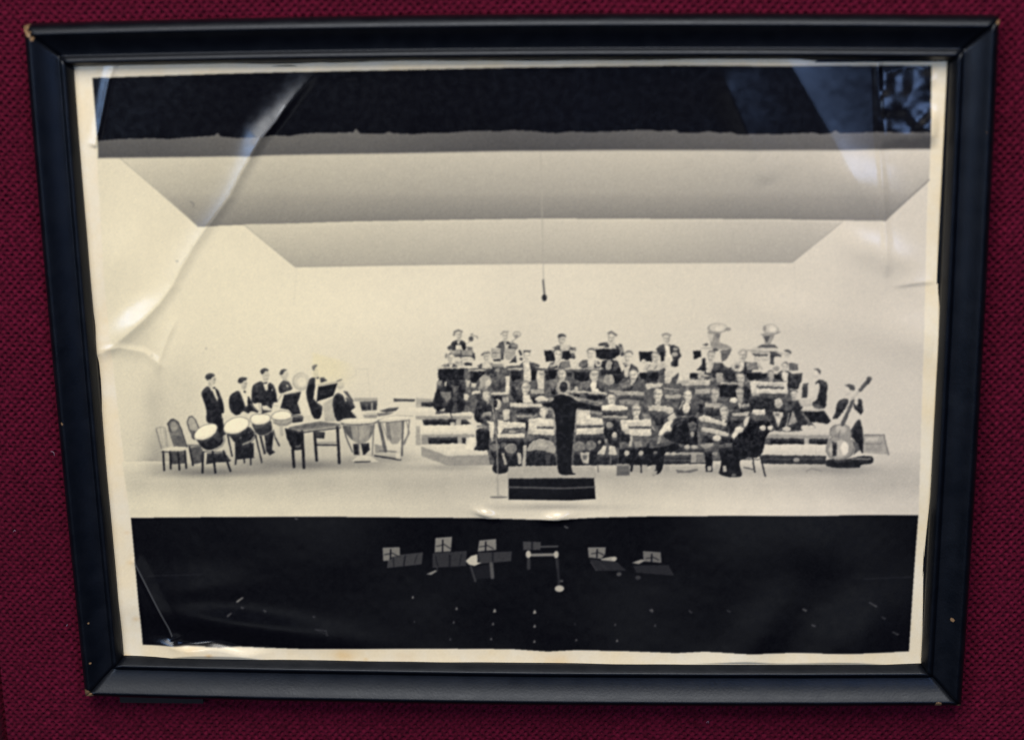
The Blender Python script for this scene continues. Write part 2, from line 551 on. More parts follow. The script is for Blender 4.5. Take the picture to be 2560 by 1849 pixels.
CURT = [(246, 352), (300, 347), (380, 345), (423, 347), (470, 343), (536, 339), (545, 332), (552, 341), (593, 345), (640, 342), (682, 339), (725, 341), (752, 336), (795, 333),
        (830, 333), (884, 331), (889, 322), (902, 334), (960, 334), (972, 329), (985, 333), (1035, 335), (1075, 332), (1120, 332), (1176, 327), (1210, 327), (1250, 328), (1280, 325),
        (1340, 328), (1356, 331), (1393, 333), (1425, 329), (1470, 331), (1520, 330), (1560, 328), (1598, 326), (1627, 326), (1645, 329), (1692, 327), (1698, 333), (1745, 333), (1770, 329),
        (1800, 333), (1828, 331), (1844, 336), (1900, 335), (1948, 336), (1990, 334), (2036, 332), (2050, 336), (2076, 333), (2089, 326), (2100, 333), (2150, 333), (2202, 331), (2260, 332), (2328, 330)]
G(lambda x, y: -8 + lerp(lerp(98, 104, (x - 400) / 250), lerp(88, 106, (x - 1350) / 700), (x - 900) / 350) - 12 * smooth01(2060, 2200, x) + lerp(6, -6, (y - 335) / 50),
  *(CURT + [(2328, 374), (1920, 375), (1280, 376), (640, 389), (246, 394)]))
L(118, 3, (246, 395), (640, 390), (1280, 377), (1920, 376), (2328, 375), a=.5)
part("printed_curtain", "black stage curtain with a ragged lower edge across the top of the print")
P(9, *([(231, 194), (560, 184), (900, 177), (1280, 169), (1700, 164), (2060, 165), (2331, 167)] + CURT[::-1]))
part("printed_orchestra_pit", "black orchestra pit and seats along the bottom of the print")
P(9, (327, 1293), (560, 1291), (800, 1291), (1200, 1294), (1330, 1298), (1390, 1298), (1500, 1293), (1640, 1290), (1900, 1289), (2297, 1288), *[q for q in IMG if q[1] > 1400])

# the hanging microphone
part("printed_hanging_microphone", "small microphone hanging on a long wire in front of the printed wall")
L(172, 3.2, (1352, 378), (1356, 560), (1359, 702), a=.62)
L(110, 5, (1358, 700), (1361, 734)); E(40, 1361, 744, 6.5, 9)

def HEAD(*pts):
    """A drum head: bright skin with a dark counterhoop line."""
    P(246, *pts)
    q = chaikin(np.array(pts, float))
    L(84, 8, *([tuple(v) for v in q] + [tuple(q[0])]), a=.75)


# ---- percussion section at the left
use(2)
yy, xx = np.mgrid[0:RH, 0:RW]
for (x, y, rx, ry, dt) in ((430, 1166, 60, 14, 30), (530, 1176, 70, 14, 30), (640, 1158, 90, 22, 30), (760, 1160, 90, 14, 34), (900, 1150, 60, 12, 30), (985, 1142, 60, 14, 26), (700, 1120, 200, 40, 16), (1400, 1190, 160, 16, 14), (1750, 1178, 240, 14, 22), (2090, 1172, 110, 14, 26), (1130, 1166, 90, 8, 20), (1380, 1266, 150, 8, 26), (470, 1182, 110, 10, 22), (650, 1180, 120, 10, 18), (860, 1166, 160, 10, 18)):
    sl = (slice(max(0, y - OY - 3 * ry), y - OY + 3 * ry), slice(max(0, x - OX - 3 * rx), x - OX + 3 * rx))
    T[sl] -= 1.45 * dt * np.exp(-((xx[sl] + OX - x) / rx) ** 2 - ((yy[sl] + OY - y) / ry) ** 2)
crop(360, 860, 4.8175)
part("printed_bentwood_chair", "leftmost light chair with a pale seat in the print")
P(205, (160, 1010), (265, 1000), (285, 1225), (220, 1245), a=.5)
L(120, 14, (150, 1010), (215, 1245)); L(150, 12, (150, 1008), (200, 990), (262, 1002), (288, 1222)); L(165, 9, (200, 1010), (240, 1230)); L(165, 9, (240, 1012), (270, 1220))
P(66, (300, 1290), (505, 1285), (500, 1430), (330, 1440))
P(226, (220, 1258), (330, 1225), (470, 1230), (500, 1250), (480, 1277), (230, 1282)); L(60, 12, (220, 1288), (505, 1284))
for a_, b_ in (((236, 1285), (246, 1512)), ((318, 1285), (326, 1490)), ((414, 1290), (430, 1505)), ((498, 1280), (512, 1484))): L(26, 24, a_, b_)
part("printed_wicker_chair", "wicker chair with an arched back behind the printed pale chair")
P(112, (290, 945), (320, 908), (360, 900), (410, 930), (450, 1010), (500, 1200), (520, 1232), (370, 1222), (330, 1050))
E(150, 366, 985, 42, 58, -12); P(84, (350, 1080), (470, 1110), (510, 1225), (375, 1220), a=.7)
for k in range(5): L(165, 5, (335 + k * 22, 930 + 4 * k), (380 + k * 26, 1200), a=.4)
L(38, 14, (335, 1050), (290, 950), (325, 905), (362, 898), (412, 930), (452, 1010), (520, 1230)); L(60, 10, (300, 1000), (370, 1220))
part("printed_wicker_chair", "second arched wicker chair half hidden by the printed drum")
P(175, (522, 925), (548, 872), (582, 866), (622, 912), (660, 1000), (640, 1060), (600, 1130), (560, 1060))
P(90, (560, 1020), (640, 1050), (610, 1150), (575, 1120)); L(48, 13, (600, 1130), (545, 1010), (522, 930), (548, 872), (582, 866), (622, 912), (662, 1005))
P(74, (545, 1240), (690, 1222), (700, 1420), (600, 1440)); P(126, (520, 1196), (690, 1206), (700, 1228), (525, 1226)); L(30, 22, (550, 1230), (592, 1452)); L(40, 12, (700, 1260), (690, 1400))
part("printed_musician", "printed drummer in a dark jacket, hands folded, behind the leftmost drum")
P(28, (700, 562), (750, 510), (782, 510), (830, 570), (850, 520), (900, 560), (940, 660), (965, 760), (965, 835), (945, 850), (955, 960), (1000, 1090), (940, 1090), (860, 955), (745, 945), (755, 790), (720, 690), (688, 600))
P(52, (735, 560), (775, 540), (850, 700), (830, 720), a=.6)
P(204, (768, 440), (815, 402), (856, 390), (864, 432), (850, 482), (822, 498), (832, 530), (800, 530), (775, 505))
P(48, (733, 402), (745, 367), (790, 350), (845, 355), (857, 388), (830, 396), (815, 402), (800, 428), (770, 442), (745, 427)); E(205, 782, 438, 9, 14)
P(160, (835, 400), (862, 400), (860, 440), (846, 486), (832, 492), (842, 450), a=.6); L(100, 8, (836, 428), (862, 430), a=.8); L(165, 22, (790, 470), (800, 515), a=.6); L(150, 5, (836, 468), (856, 468), a=.6)
P(236, (812, 535), (850, 520), (870, 590), (892, 660), (886, 692), (850, 622)); P(236, (790, 512), (800, 505), (822, 560), (815, 570)); P(36, (822, 528), (850, 512), (862, 530), (840, 542))
P(226, (935, 832), (972, 830), (1012, 868), (965, 912), (938, 882))
part("printed_musician", "printed drummer bending over the second drum with a white shirt front")
P(26, (1035, 620), (1080, 580), (1142, 555), (1190, 650), (1220, 752), (1240, 720), (1252, 612), (1292, 682), (1322, 750), (1382, 810), (1372, 832), (1290, 802), (1255, 842), (1200, 802), (1150, 852), (1090, 856), (1030, 790), (1018, 680))
P(54, (1050, 630), (1110, 590), (1140, 650), (1080, 700), a=.6)
P(232, (1142, 545), (1200, 578), (1242, 642), (1247, 740), (1222, 752), (1190, 650)); P(202, (1165, 475), (1200, 440), (1236, 434), (1242, 490), (1216, 552), (1180, 542))
P(42, (1125, 450), (1140, 410), (1190, 398), (1242, 404), (1236, 432), (1200, 442), (1186, 462), (1160, 477), (1135, 470)); L(96, 8, (1205, 474), (1238, 476), a=.8); P(160, (1210, 500), (1238, 490), (1216, 548), (1192, 540), a=.6); L(120, 6, (1212, 520), (1230, 518), a=.8)
P(30, (1200, 560), (1228, 568), (1220, 590), (1200, 580)); P(226, (1160, 828), (1200, 806), (1250, 862), (1200, 872), (1165, 860)); P(222, (1275, 812), (1345, 828), (1330, 848), (1275, 838))
P(22, (1095, 1180), (1322, 1190), (1322, 1362), (1350, 1366), (1100, 1388))
part("printed_musician", "printed drummer facing front with a flower in his lapel")
P(30, (1300, 502), (1350, 470), (1430, 440), (1470, 560), (1500, 460), (1552, 480), (1592, 560), (1602, 680), (1616, 702), (1560, 702), (1530, 690), (1542, 752), (1500, 742), (1440, 722), (1380, 702), (1332, 722), (1290, 690))
P(62, (1330, 510), (1400, 480), (1440, 640), (1380, 680), a=.5); P(40, (1410, 690), (1560, 700), (1530, 810), (1420, 840))
P(206, (1418, 366), (1450, 326), (1495, 325), (1512, 370), (1500, 430), (1470, 452), (1436, 440)); P(150, (1455, 372), (1505, 372), (1502, 384), (1456, 384), a=.6); P(150, (1460, 415), (1496, 412), (1480, 432), a=.5)
P(44, (1398, 322), (1420, 295), (1460, 288), (1502, 305), (1496, 327), (1460, 322), (1440, 352), (1420, 367), (1404, 345))
P(228, (1435, 482), (1465, 470), (1490, 500), (1486, 560), (1460, 552)); E(200, 1546, 552, 10); P(30, (1440, 460), (1488, 455), (1480, 475), (1446, 478))
P(224, (1418, 742), (1480, 740), (1552, 792), (1500, 802), (1430, 792)); L(190, 16, (1385, 715), (1408, 830)); L(150, 8, (1280, 720), (1385, 810)); L(200, 10, (1540, 730), (1610, 745))
P(26, (1450, 1100), (1562, 1050), (1542, 1270), (1582, 1302), (1512, 1342), (1470, 1290)); L(30, 28, (1400, 1100), (1452, 1312))
part("printed_musician", "printed musician with only head and shoulders above the left music stand")
P(48, (1640, 472), (1680, 430), (1732, 440), (1772, 490), (1795, 545), (1700, 578), (1632, 602), (1614, 520)); P(80, (1660, 480), (1710, 460), (1740, 540), (1680, 560), a=.5)
P(204, (1640, 376), (1690, 330), (1726, 325), (1737, 370), (1716, 422), (1740, 452), (1680, 440)); P(52, (1630, 352), (1650, 310), (1690, 297), (1727, 309), (1692, 326), (1672, 362), (1640, 372)); P(220, (1712, 478), (1738, 500), (1742, 522), (1718, 512))
part("printed_drum", "leftmost tilted side drum on a stand in the print")
P(24, (605, 1100), (625, 1147), (700, 1157), (800, 1127), (870, 1067), (890, 990), (980, 1120), (972, 1182), (880, 1252), (760, 1277), (690, 1230))
P(60, (840, 1110), (890, 1040), (950, 1120), (900, 1190), a=.6)
HEAD((603, 1092), (640, 1022), (740, 965), (850, 953), (886, 985), (870, 1062), (800, 1122), (690, 1152), (618, 1142))
L(150, 26, (860, 1262), (935, 1222), (972, 1160), (962, 1112)); L(110, 18, (690, 1286), (980, 1300))
P(34, (760, 1310), (980, 1310), (1050, 1400), (1030, 1412), (870, 1420), (750, 1442)); 
for a_, b_ in (((715, 1300), (706, 1540)), ((830, 1290), (862, 1542)), ((960, 1285), (1042, 1522))): L(24, 27, a_, b_)
part("printed_drum", "largest side drum with a bright oval head in the print")
P(24, (958, 1030), (1000, 1077), (1080, 1088), (1180, 1062), (1262, 980), (1332, 1060), (1346, 1120), (1290, 1192), (1180, 1217), (1090, 1182), (1040, 1112))
E(90, 1165, 1125, 14); E(90, 1262, 1062, 12)
HEAD((953, 1012), (985, 940), (1080, 885), (1180, 874), (1256, 905), (1267, 960), (1240, 1012), (1150, 1067), (1060, 1082), (980, 1067))
L(140, 22, (1195, 1206), (1290, 1166), (1340, 1100), (1336, 1066)); 
for a_, b_ in (((1008, 1090), (1062, 1342)), ((1345, 1100), (1418, 1422)), ((1108, 1380), (1104, 1442)), ((1205, 1370), (1210, 1422)), ((1286, 1360), (1286, 1447))): L(34, 20, a_, b_)
part("printed_drum", "third side drum seen between two printed drummers")
P(44, (1288, 950), (1350, 977), (1450, 967), (1527, 905), (1552, 1042), (1490, 1092), (1400, 1108), (1340, 1062)); L(120, 14, (1400, 1104), (1490, 1086), (1548, 1042))
HEAD((1272, 902), (1310, 850), (1400, 840), (1500, 850), (1527, 890), (1510, 932), (1440, 967), (1340, 972), (1290, 942))
L(36, 20, (1580, 1130), (1628, 1222)); L(60, 14, (1560, 1040), (1580, 1140))
part("printed_drum", "shallow snare drum on the right of the printed drum row")
P(170, (1545, 915), (1782, 890), (1787, 945), (1720, 988), (1620, 988), (1560, 950)); L(120, 12, (1560, 948), (1640, 972), (1720, 968), (1786, 930)); L(130, 40, (1650, 985), (1660, 1090), a=.35)
HEAD((1528, 872), (1570, 825), (1650, 800), (1730, 810), (1782, 850), (1772, 890), (1700, 912), (1600, 917), (1545, 900))
part("printed_music_stand", "left black music stand among the printed drummers")
P(30, (1688, 607), (1892, 575), (1850, 720), (1890, 840), (1790, 850), (1740, 790), (1640, 772)); L(190, 14, (1652, 612), (1892, 568)); L(175, 12, (1652, 615), (1610, 690)); L(60, 10, (1700, 690), (1830, 680), a=.6)

crop(700, 860, 4.8175)
part("printed_xylophone", "dark xylophone on four legs in the print")
P(16, (55, 1012), (250, 1052), (252, 1130), (282, 1272), (150, 1282), (80, 1132)); E(120, 215, 1222, 34, 26, 0, a=.8); E(24, 205, 1200, 40, 26)
P(118, (105, 1002), (300, 960), (480, 930), (720, 960), (732, 992), (260, 1044), (100, 1022)); L(70, 16, (300, 975), (640, 962), a=.8); L(60, 12, (200, 1000), (420, 985), a=.7); L(168, 18, (250, 1048), (732, 988)); L(34, 14, (265, 1066), (730, 1008))
P(38, (420, 1050), (540, 1062), (532, 1142), (430, 1132)); L(150, 14, (440, 1192), (690, 1184)); L(30, 20, (420, 1216), (690, 1216)); L(100, 20, (140, 860), (290, 870)); P(28, (150, 880), (280, 880), (270, 935), (150, 950))
for a_, b_ in (((152, 1280), (167, 1480)), ((266, 1055), (286, 1492)), ((415, 1060), (440, 1402)), ((692, 1000), (712, 1430))): L(22, 35, a_, b_)
part("printed_cymbal", "pale round cymbal behind the printed music stand")
E(188, 252, 448, 104, 108); E(208, 258, 446, 92, 96); E(226, 262, 458, 52, 60)
P(226, (268, 572), (330, 622), (382, 880), (300, 902), (250, 840), (212, 702))
part("printed_musician", "printed musician standing behind the right drum-section music stand")
P(28, (350, 422), (400, 394), (442, 420), (430, 560), (402, 660), (470, 722), (517, 742), (490, 902), (400, 902), (350, 760), (308, 590), (330, 500)); P(40, (480, 402), (530, 398), (572, 440), (490, 464))
P(232, (425, 410), (480, 410), (462, 520), (440, 562), (426, 660), (402, 660), (424, 520)); P(216, (398, 312), (430, 280), (462, 320), (456, 372), (470, 410), (426, 410)); P(112, (384, 270), (420, 244), (452, 250), (424, 290), (412, 322), (390, 302)); P(40, (440, 402), (470, 396), (466, 414), (442, 418))
part("printed_music_stand", "right black music stand in the printed drum section")
P(22, (458, 512), (692, 468), (642, 622), (562, 652), (440, 692)); L(180, 12, (450, 494), (690, 452)); P(228, (455, 692), (500, 684), (532, 742), (500, 742)); L(70, 10, (470, 570), (660, 540), a=.6); P(150, (520, 720), (640, 640), (660, 930), (540, 930), a=.45)
part("printed_musician", "printed kettledrummer bent over his drums")
P(26, (640, 642), (690, 580), (740, 600), (790, 640), (870, 680), (902, 760), (962, 872), (900, 892), (780, 892), (690, 942), (652, 852), (630, 722)); P(76, (760, 562), (812, 570), (892, 690), (850, 690), (790, 602)); P(70, (800, 640), (870, 690), (900, 740), (840, 750), a=.7)
P(206, (690, 472), (738, 440), (772, 482), (760, 532), (712, 542), (680, 520)); L(96, 14, (690, 446), (740, 426)); P(230, (742, 570), (765, 572), (808, 690), (790, 690)); P(226, (850, 802), (950, 730), (992, 882), (932, 892))
use(1); L(190, 6, (915, 370), (915, 297), (1052, 302), (1072, 500), (1088, 640), a=.7); L(195, 5, (820, 415), (920, 372), a=.7); L(198, 5, (940, 480), (1060, 470), a=.6)
part("printed_riser", "low dark bench behind the printed kettledrums")
P(184, (890, 645), (1172, 645), (1172, 680), (900, 690)); P(54, (960, 692), (1172, 682), (1167, 792), (985, 802)); R(150, 1098, 700, 1118, 800); R(95, 1040, 700, 1060, 790); P(215, (1020, 822), (1150, 800), (1160, 850), (1040, 850)); P(62, (1200, 802), (1300, 772), (1432, 758), (1400, 800), (1280, 822)); P(120, (1160, 830), (1380, 820), (1300, 850), (1190, 870)); P(46, (1365, 655), (1625, 665), (1620, 692), (1370, 692)); P(100, (1000, 850), (1180, 850), (1160, 890), (1020, 890), a=.6)
part("printed_kettledrum", "nearer kettledrum with its bright rim in the print")
P(150, (750, 970), (1152, 960), (1120, 1082), (1062, 1162), (982, 1202), (902, 1182), (822, 1112), (770, 1032)); P(92, (755, 975), (850, 985), (880, 1160), (822, 1112), (770, 1032)); P(182, (905, 990), (1010, 985), (1010, 1150), (950, 1170), a=.7); P(110, (1090, 970), (1148, 964), (1110, 1080), (1070, 1140), a=.7)
P(24, (880, 1202), (1072, 1190), (1082, 1270), (1022, 1332), (890, 1332)); P(214, (862, 1402), (962, 1332), (1100, 1350), (1192, 1412), (1082, 1422), (900, 1422)); L(18, 14, (900, 1420), (1085, 1410)); P(205, (950, 1200), (975, 1200), (1000, 1330), (950, 1340))
L(80, 15, (760, 990), (800, 1130), (872, 1300)); L(130, 15, (940, 985), (956, 1335)); L(110, 14, (1130, 965), (1112, 1335)); L(90, 12, (742, 965), (1160, 945)); E(96, 950, 936, 226, 38, -2); E(232, 950, 930, 222, 31, -2)
part("printed_kettledrum", "farther kettledrum beside the printed steps")
P(165, (1270, 942), (1502, 915), (1490, 1082), (1422, 1192), (1350, 1202), (1290, 1112)); P(110, (1270, 942), (1320, 936), (1350, 1180), (1290, 1110), a=.8); L(80, 40, (1192, 930), (1272, 1282)); L(130, 14, (1230, 940), (1300, 1150), a=.8); L(98, 25, (1482, 930), (1470, 1332)); L(120, 14, (1560, 902), (1542, 1082), (1462, 1252)); L(130, 12, (1520, 920), (1560, 1060), (1500, 1200))
L(110, 10, (1180, 930), (1250, 884), (1400, 860), (1602, 866), a=.7); P(230, (1180, 928), (1250, 882), (1400, 860), (1602, 868), (1562, 907), (1300, 932)); L(90, 10, (1185, 936), (1310, 938), (1560, 912)); L(30, 20, (1142, 1340), (1452, 1384)); P(120, (1140, 1200), (1240, 1220), (1260, 1300), (1150, 1310), a=.6); P(220, (1390, 1312), (1452, 1300), (1450, 1382), (1400, 1370)); L(60, 14, (1200, 1280), (1400, 1290), a=.6)

# ---- steps and risers left of the band
crop(1040, 960, 6.825)
part("printed_riser", "pale stepped risers at the left end of the printed band")
P(176, (0, 232), (280, 262), (300, 400), (0, 400)); P(24, (88, 308), (300, 306), (300, 384), (92, 376))
P(224, (-120, 400), (280, 400), (372, 490), (985, 495), (985, 545), (-150, 520)); P(158, (-10, 540), (960, 545), (940, 600), (0, 600)); P(24, (108, 600), (684, 590), (684, 692), (132, 692)); P(24, (768, 600), (850, 600), (942, 682), (768, 692)); P(178, (684, 596), (768, 598), (768, 692), (684, 692)); E(190, 625, 668, 45, 30)
P(226, (80, 702), (1000, 702), (1000, 850), (90, 855)); P(152, (90, 855), (1000, 850), (990, 900), (100, 960)); P(24, (202, 900), (712, 900), (712, 1002), (222, 1012)); P(24, (780, 908), (852, 908), (862, 960), (840, 1012), (784, 1004)); P(165, (712, 900), (780, 905), (784, 1005), (712, 1005)); P(140, (95, 900), (205, 900), (225, 1012), (100, 1020)); P(172, (0, 710), (70, 710), (75, 900), (90, 1030), (0, 1030))
P(222, (110, 1032), (850, 1020), (962, 1130), (1262, 1140), (1282, 1192), (540, 1212)); P(158, (90, 1050), (540, 1212), (1292, 1202), (1342, 1300), (1334, 1372), (550, 1374), (98, 1204)); L(120, 10, (98, 1206), (550, 1374), (1334, 1374), a=.4)
P(232, (918, 880), (1032, 930), (962, 1122), (858, 1100))
# ---- the seated band
BAND0 = part("printed_music_stand")               # placeholder id, the band's pixels are shared out to its players below
band = BAND0
STANDS = []
FACES = []                                        # (x, y) of each face in sheet pixels


def F(x, y, rx, ry, t=222, hair=None, side=0, eyes=True):
    """A face: an uneven oval with hair, brow, eyes, nose, mouth, a shaded cheek and a neck."""
    FACES.append((cx0 + x / cs, cy0 + y / cs))
    r = np.random.default_rng(len(FACES) * 13)
    t = t - r.uniform(0, 16)
    rx, ry = rx * .92, ry * .96
    tilt = r.uniform(-.14, .14)
    q = lambda a, b: (x + rx * (a + tilt * b), y + ry * b)
    P(t - 22, q(-.45, .6), q(.45, .6), q(.6, 1.35), q(-.6, 1.35), a=.85)
    P(t, q(-.8, -.75), q(-.3, -1), q(.4, -1), q(.86, -.7), q(.95, 0), q(.74, .55), q(.34, 1), q(-.3, 1), q(-.74, .55), q(-.95, 0))
    hair = hair if hair is not None else r.choice([95, 120, 145, 165, 110])
    P(hair, q(-1.02, -.15), q(-1.0, -.7), q(-.5, -1.14), q(.4, -1.16), q(.98, -.75), q(1.0, -.2), q(.84, -.5), q(.3, -.80), q(-.5, -.76), q(-.84, -.46), a=.85)
    if eyes:
        L(t - 95, ry * .16, q(-.6, -.12), q(-.14, -.1), a=.75); L(t - 95, ry * .16, q(.14, -.1), q(.6, -.12), a=.75)
        L(t - 50, ry * .14, q(0, -.05), q(.08, .3), a=.6); L(t - 95, ry * .12, q(-.34, .56), q(.34, .54), a=.75)
        P(t - 40, q(-.4, .66), q(.4, .66), q(.3, .98), q(-.3, .98), a=.4)
    k = r.choice([-1, 1])
    P(t - 75, q(k * .5, -.5), q(k * .95, -.3), q(k * .9, .1), q(k * .66, .62), q(k * .2, 1.0), q(k * .5, .3), a=.55)


def ST(t, *pts):
    """A black music stand desk (its own printed part)."""
    global band
    i = part("printed_music_stand"); STANDS.append(i)
    P(t, *pts)
    use(BAND0)


def SH(t, line, *pts):
    """A pale music sheet on a desk, with its printed staves as a dark line."""
    P(t, *pts)
    q = np.array(pts); c = q.mean(0)
    for k in (-.5, .15, .6):
        a_ = c + (q[0] - c) * .75; b_ = c + (q[1] - c) * .75
        off = np.array([0, 1]) * (q[:, 1].max() - q[:, 1].min()) * (k * .35 + .25)
        L(line, 7, tuple(a_ + off), tuple(b_ + off), a=.35)


crop(0, 0, 1)
use(BAND0)
G(lambda x, y: 86 + 0 * x, (1092, 955), (1130, 922), (1300, 920), (1500, 925), (1700, 945), (1900, 930), (1960, 935), (1985, 1000), (2040, 1070), (1990, 1080), (1860, 1150), (1640, 1160), (1560, 1162), (1300, 1163), (1225, 1160), (1205, 1060), (1180, 1030), (1090, 1035))
_r = np.random.default_rng(3)
for k in range(260):                               # broken lights of crowded sleeves, cuffs, keys and strings
    x, y = _r.uniform(1110, 1960), _r.uniform(935, 1142)
    if ID[int(y) - OY, int(x) - OX] != BAND0 or ID[int(y) - OY + 12, int(x) - OX - 4] != BAND0: continue
    w, h = _r.uniform(4, 12), _r.uniform(3, 10)
    P(_r.choice([22, 30, 60, 80, 110, 160]), (x, y), (x + w, y + _r.uniform(-3, 3)), (x + w * .9, y + h), (x - w * .1, y + h * .9), a=.7)
# dark dinner jackets and white shirt fronts below each face, back rows first
for (x, y, rx, ry) in [(1146,838,9.1,12.0),(1262,841,8.5,11.7),(1529,845,10.5,14.1),(1666,846,10.5,12.9),(1405,850,10.5,14.4),(1478,885,11.1,14.1),(1395,888,11.7,15.2),(1857,888,12.3,13.8),(1317,891,9.7,13.5),(1778,891,11.4,14.1),(1217,893,10.5,12.9),(1571,893,11.7,15.8),(1639,894,11.1,13.8),(1127,896,9.1,12.5),(1962,915,9.4,10.5),(1404,937,12.3,15.5),(1927,937,9.0,11.7),(1584,938,12.9,16.7),(1486,939,12.3,16.4),(1851,945,12.3,15.2),(1314,971,12.3,17.3),(1889,980,12.3,15.2),(1850,985,10.8,16.7),(1645,986,12.9,17.9),(1787,986,11.4,16.4),(1985,986,10.9,12.1),(1719,988,12.0,15.2),(1216,990,10.8,13.8),(1529,997,12.3,16.4),(1590,1027,12.9,16.4),(1810,1027,12.3,15.2),(1359,1031,11.7,13.5)]:
    t = _r.uniform(28, 62); lean = _r.uniform(-.25, .25) * rx
    crop(x, y, 1.0001)
    q = lambda a_, b_: (a_ * rx + lean * b_ * .3, b_ * ry)
    P(t, q(-2.0, 3.2), q(-2.15, 2.1), q(-1.75, 1.45), q(-.6, 1.0), q(.6, 1.0), q(1.75, 1.45), q(2.15, 2.1), q(2.0, 3.2), q(0, 3.4))
    P(t + 34, q(-1.9, 1.75), q(-1.5, 1.42), q(-.6, 1.12), q(-.8, 1.6), q(-1.4, 2.0), a=.7); P(t + 26, q(1.9, 1.75), q(1.5, 1.42), q(.6, 1.12), q(.8, 1.6), q(1.4, 2.0), a=.6)
    P(_r.uniform(200, 226), q(-.55, 1.0), q(.55, 1.0), q(.28, 1.7), q(.02, 2.3), q(-.26, 1.7)); P(34, q(-.4, 1.08), q(.4, 1.08), q(.36, 1.3), q(-.36, 1.3))
crop(0, 0, 1)
for k in range(46):
    x, y = _r.uniform(1120, 1950), _r.uniform(945, 1135)
    if ID[int(y) - OY, int(x) - OX] != BAND0: continue
    an, ln = math.radians(_r.choice([60, 110, 75, 20, 160]) + _r.uniform(-15, 15)), _r.uniform(8, 24)
    L(_r.choice([30, 175, 205]), _r.uniform(1.6, 3.0), (x, y), (x + ln * math.cos(an), y + ln * math.sin(an)))
# crop C : upper left
crop(1040, 790, 6.825)
F(725, 325, 62, 82, 224); L(128, 34, (645, 330), (660, 272), (720, 246), (782, 274))
P(62, (528, 545), (560, 515), (640, 488), (672, 560), (560, 582)); P(222, (672, 500), (760, 500), (800, 585), (680, 585)); P(110, (700, 485), (760, 485), (735, 510)); P(120, (860, 530), (965, 535), (960, 590), (870, 590))
E(96, 938, 396, 42, 48, 20); E(60, 935, 405, 22, 28, 20); E(150, 955, 318, 26, 18); L(140, 18, (985, 340), (1040, 355), (1050, 385)); L(170, 12, (870, 470), (930, 430))
P(150, (556, 588), (972, 588), (982, 682), (680, 694)); P(118, (600, 640), (760, 640), (760, 680), (640, 690)); L(48, 26, (670, 694), (975, 692)); L(58, 24, (765, 598), (770, 810)); P(66, (960, 630), (1005, 650), (1000, 760), (965, 765)); E(128, 512, 682, 18, 42); L(206, 46, (675, 745), (965, 748)); P(24, (808, 802), (952, 798), (952, 862), (832, 852)); P(150, (660, 780), (800, 790), (800, 850), (690, 850), a=.8)
F(592, 722, 62, 85, 222); P(140, (418, 858), (470, 832), (545, 820), (520, 862))
F(1208, 700, 72, 88, 222); L(120, 26, (1120, 672), (1160, 640), (1250, 640)); P(96, (1030, 860), (1080, 835), (1130, 850), (1100, 885)); P(210, (1130, 780), (1270, 780), (1300, 900), (1120, 900))
F(1515, 345, 58, 80, 225); L(165, 28, (1452, 312), (1500, 266), (1572, 272)); E(168, 1720, 316, 74, 54); E(222, 1725, 318, 54, 36); E(150, 1710, 352, 36, 40); L(150, 14, (1630, 440), (1700, 395))
P(74, (1355, 535), (1450, 478), (1502, 498), (1500, 606), (1420, 562)); P(206, (1500, 480), (1600, 490), (1560, 580), (1510, 580)); P(120, (1600, 480), (1650, 450), (1740, 500), (1740, 560), (1690, 560), (1620, 540), a=.9); E(60, 1675, 562, 36, 30)
SH(190, 110, (1288, 552), (1442, 552), (1442, 722), (1298, 724)); L(100, 12, (1295, 640), (1440, 636)); L(110, 10, (1295, 555), (1295, 720)); L(84, 52, (1472, 545), (1468, 725)); P(176, (1502, 562), (1702, 562), (1682, 702), (1600, 760), (1522, 742)); L(120, 10, (1500, 630), (1690, 636)); P(28, (1310, 740), (1442, 738), (1442, 782), (1322, 772)); P(44, (1705, 672), (1712, 802), (1590, 806)); L(60, 42, (1768, 600), (1790, 662)); E(74, 1790, 742, 26, 24)
P(150, (1238, 820), (1500, 822), (1500, 862), (1330, 880)); L(205, 14, (1400, 800), (1520, 840)); P(88, (1350, 862), (1500, 870), (1522, 980), (1442, 1082), (1332, 1000)); E(150, 1390, 930, 40, 30); P(66, (1540, 862), (1812, 850), (1802, 892), (1540, 882))
L(206, 24, (370, 884), (830, 884)); L(200, 24, (900, 932), (1180, 930)); L(200, 24, (1575, 912), (1812, 908))
ST(24, (366, 912), (822, 902), (822, 1092), (388, 1102)); ST(24, (920, 960), (1182, 950), (1162, 1032), (1062, 1082), (1022, 1142), (940, 1142)); ST(24, (1610, 950), (1802, 940), (1782, 1082), (1632, 1112))
F(1890, 690, 66, 92, 225); L(88, 28, (1838, 606), (1942, 606)); P(212, (1830, 800), (1932, 782), (1962, 1000), (1962, 1122), (1840, 1122)); FACES.append((1040 + 1895 / 6.825, 790 + 960 / 6.825)); L(150, 10, (1850, 940), (1930, 938), a=.6); L(150, 8, (1860, 1010), (1920, 1010), a=.6)
P(84, (1950, 800), (2002, 800), (2112, 852), (2092, 882), (1980, 872)); ST(24, (1970, 930), (2062, 930), (2042, 1092), (1958, 1092)); P(205, (2060, 930), (2184, 930), (2184, 1250), (2080, 1250), (2060, 1090)); P(120, (2100, 960), (2184, 990), (2184, 1040), (2110, 1010), a=.6); E(110, 2045, 1180, 36, 40)
